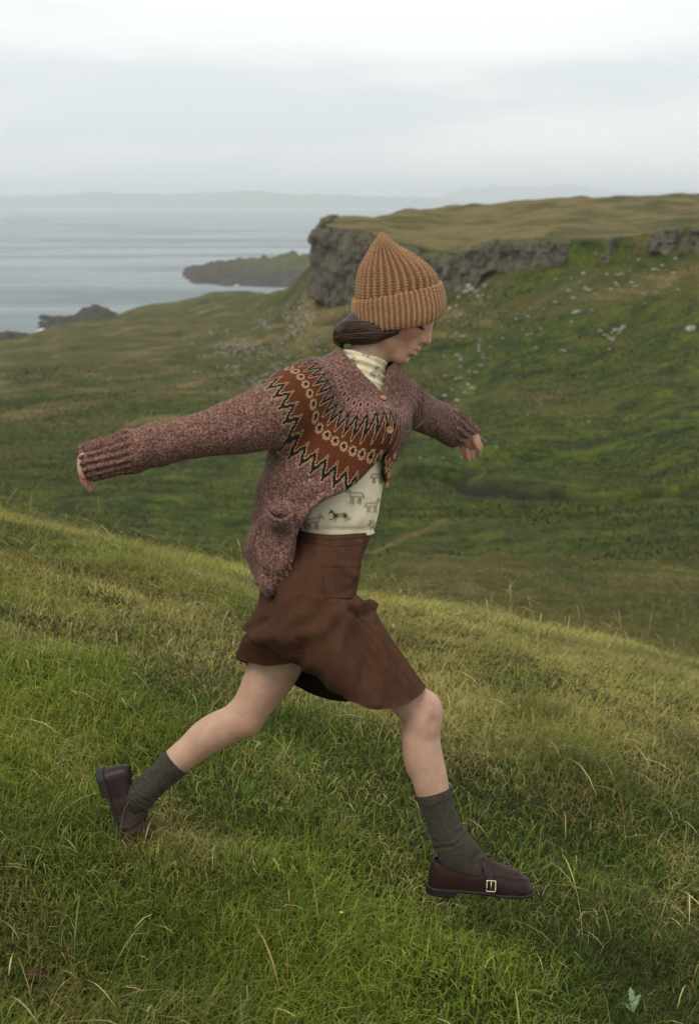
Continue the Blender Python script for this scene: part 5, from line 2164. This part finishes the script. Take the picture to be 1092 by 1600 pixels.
# ---- knitted hat: ribbed crown with a point, wide turned-up brim
M = Mat('camel_knit', 0.9, 0.15)
P = M.coord('Object')
kn = knit_noise(M, P, 220)
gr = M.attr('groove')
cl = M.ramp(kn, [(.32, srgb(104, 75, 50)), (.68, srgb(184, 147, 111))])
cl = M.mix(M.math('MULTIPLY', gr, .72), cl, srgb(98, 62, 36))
M.base(cl)
M.bump(kn, .8, .0025)
M.b.inputs['Sheen Weight'].default_value = 0.08
M.b.inputs['Sheen Roughness'].default_value = 0.4
hat_m = M.m


def hat_rings(rows, nu, sub):
    """rows: left x, y, right x, y, depth radius, dip of the near side"""
    Rw = catmull(np.array(rows, float), sub)
    a = np.linspace(0, 2 * np.pi, nu, endpoint=False)
    out = []
    for r in Rw:
        L_, R2 = C(r[0], r[1], 0), C(r[2], r[3], 0)
        c0, h = (L_ + R2) / 2, (R2 - L_) / 2
        dv = np.array([0, -r[5] / S, -r[4]])
        ca, sa = np.cos(a), np.sin(a)
        p_ = 2.25
        k = (np.abs(ca) ** p_ + np.abs(sa) ** p_) ** (-1 / p_)
        out.append(c0 + (ca * k)[:, None] * h + (sa * k)[:, None] * dv)
    return np.array(out), a


def hat_part(name, rows, nu, sub, ribs, amp, stitch, parent, close=False, label=None):
    R_, a = hat_rings(rows, nu, sub)
    nr = len(R_)
    v = R_.reshape(-1, 3)
    q = grid_quads(nu, nr, True)
    N = normals(v, q)
    ctr = np.repeat(R_.mean(1), nu, 0)
    if ((v - ctr) * N).sum() < 0:
        N = -N
        q = q[:, ::-1]
    A = np.tile(a, nr)
    L = np.repeat(np.concatenate([[0], np.cumsum(np.linalg.norm(np.diff(R_.mean(1), axis=0), axis=1))]), nu)
    rr = np.repeat(np.linalg.norm(R_ - R_.mean(1, keepdims=True), axis=2).mean(1), nu)
    fade = sstep(.008, .05, rr)
    w = np.cos(A * ribs)
    if not close:
        fade = fade * (.35 + .65 * sstep(.004, .022, L))
    rib = amp * (1 - np.abs(np.sin(A * ribs / 2)) ** 1.5 * 2) * fade
    # stitches: small chevrons down each rib
    st = stitch * np.sin(L * 2 * np.pi / .0058 + 2.2 * np.abs(np.sin(A * ribs / 2 + .6))) * fade
    lump = .003 * vnoise(v[:, 0] * 16, v[:, 1] * 16, v[:, 2] * 16, seed=33)
    v = v + N * (rib + st + lump)[:, None]
    b = Bag()
    b.add(v, q)
    if close:
        b.add(np.array([R_[-1].mean(0)]), None, None)
        o = (nr - 1) * nu
        n0 = nr * nu
        b.t.append(np.array([(o + i, o + (i + 1) % nu, n0) for i in range(nu)]))
    me = b.mesh(name)
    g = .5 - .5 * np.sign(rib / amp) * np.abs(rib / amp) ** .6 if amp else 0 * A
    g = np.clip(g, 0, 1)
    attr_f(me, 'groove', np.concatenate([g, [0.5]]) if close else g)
    o = obj(name, me, hat_m, parent)
    if label:
        o['label'] = label
    return o


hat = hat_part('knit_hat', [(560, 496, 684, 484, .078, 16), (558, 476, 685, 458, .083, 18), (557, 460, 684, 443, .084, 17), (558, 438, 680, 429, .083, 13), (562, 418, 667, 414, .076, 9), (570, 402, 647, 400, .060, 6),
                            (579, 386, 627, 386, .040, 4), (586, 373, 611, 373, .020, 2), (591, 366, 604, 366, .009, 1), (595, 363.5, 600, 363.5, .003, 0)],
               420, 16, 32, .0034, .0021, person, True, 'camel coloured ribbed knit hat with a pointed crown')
hat_part('brim', [(562, 498, 683, 480, .079, 22), (557, 505, 690, 487, .087, 24), (553.5, 503, 694, 485, .092, 24), (551, 494, 696, 476, .096, 23), (550, 483, 696, 464, .097, 21), (550, 475, 693, 452, .097, 18),
                  (551, 469.5, 690, 442, .095, 16), (554, 467.5, 686, 440, .090, 15), (557, 471, 682, 445, .085, 15)],
         540, 9, 54, .0022, .0007, hat)
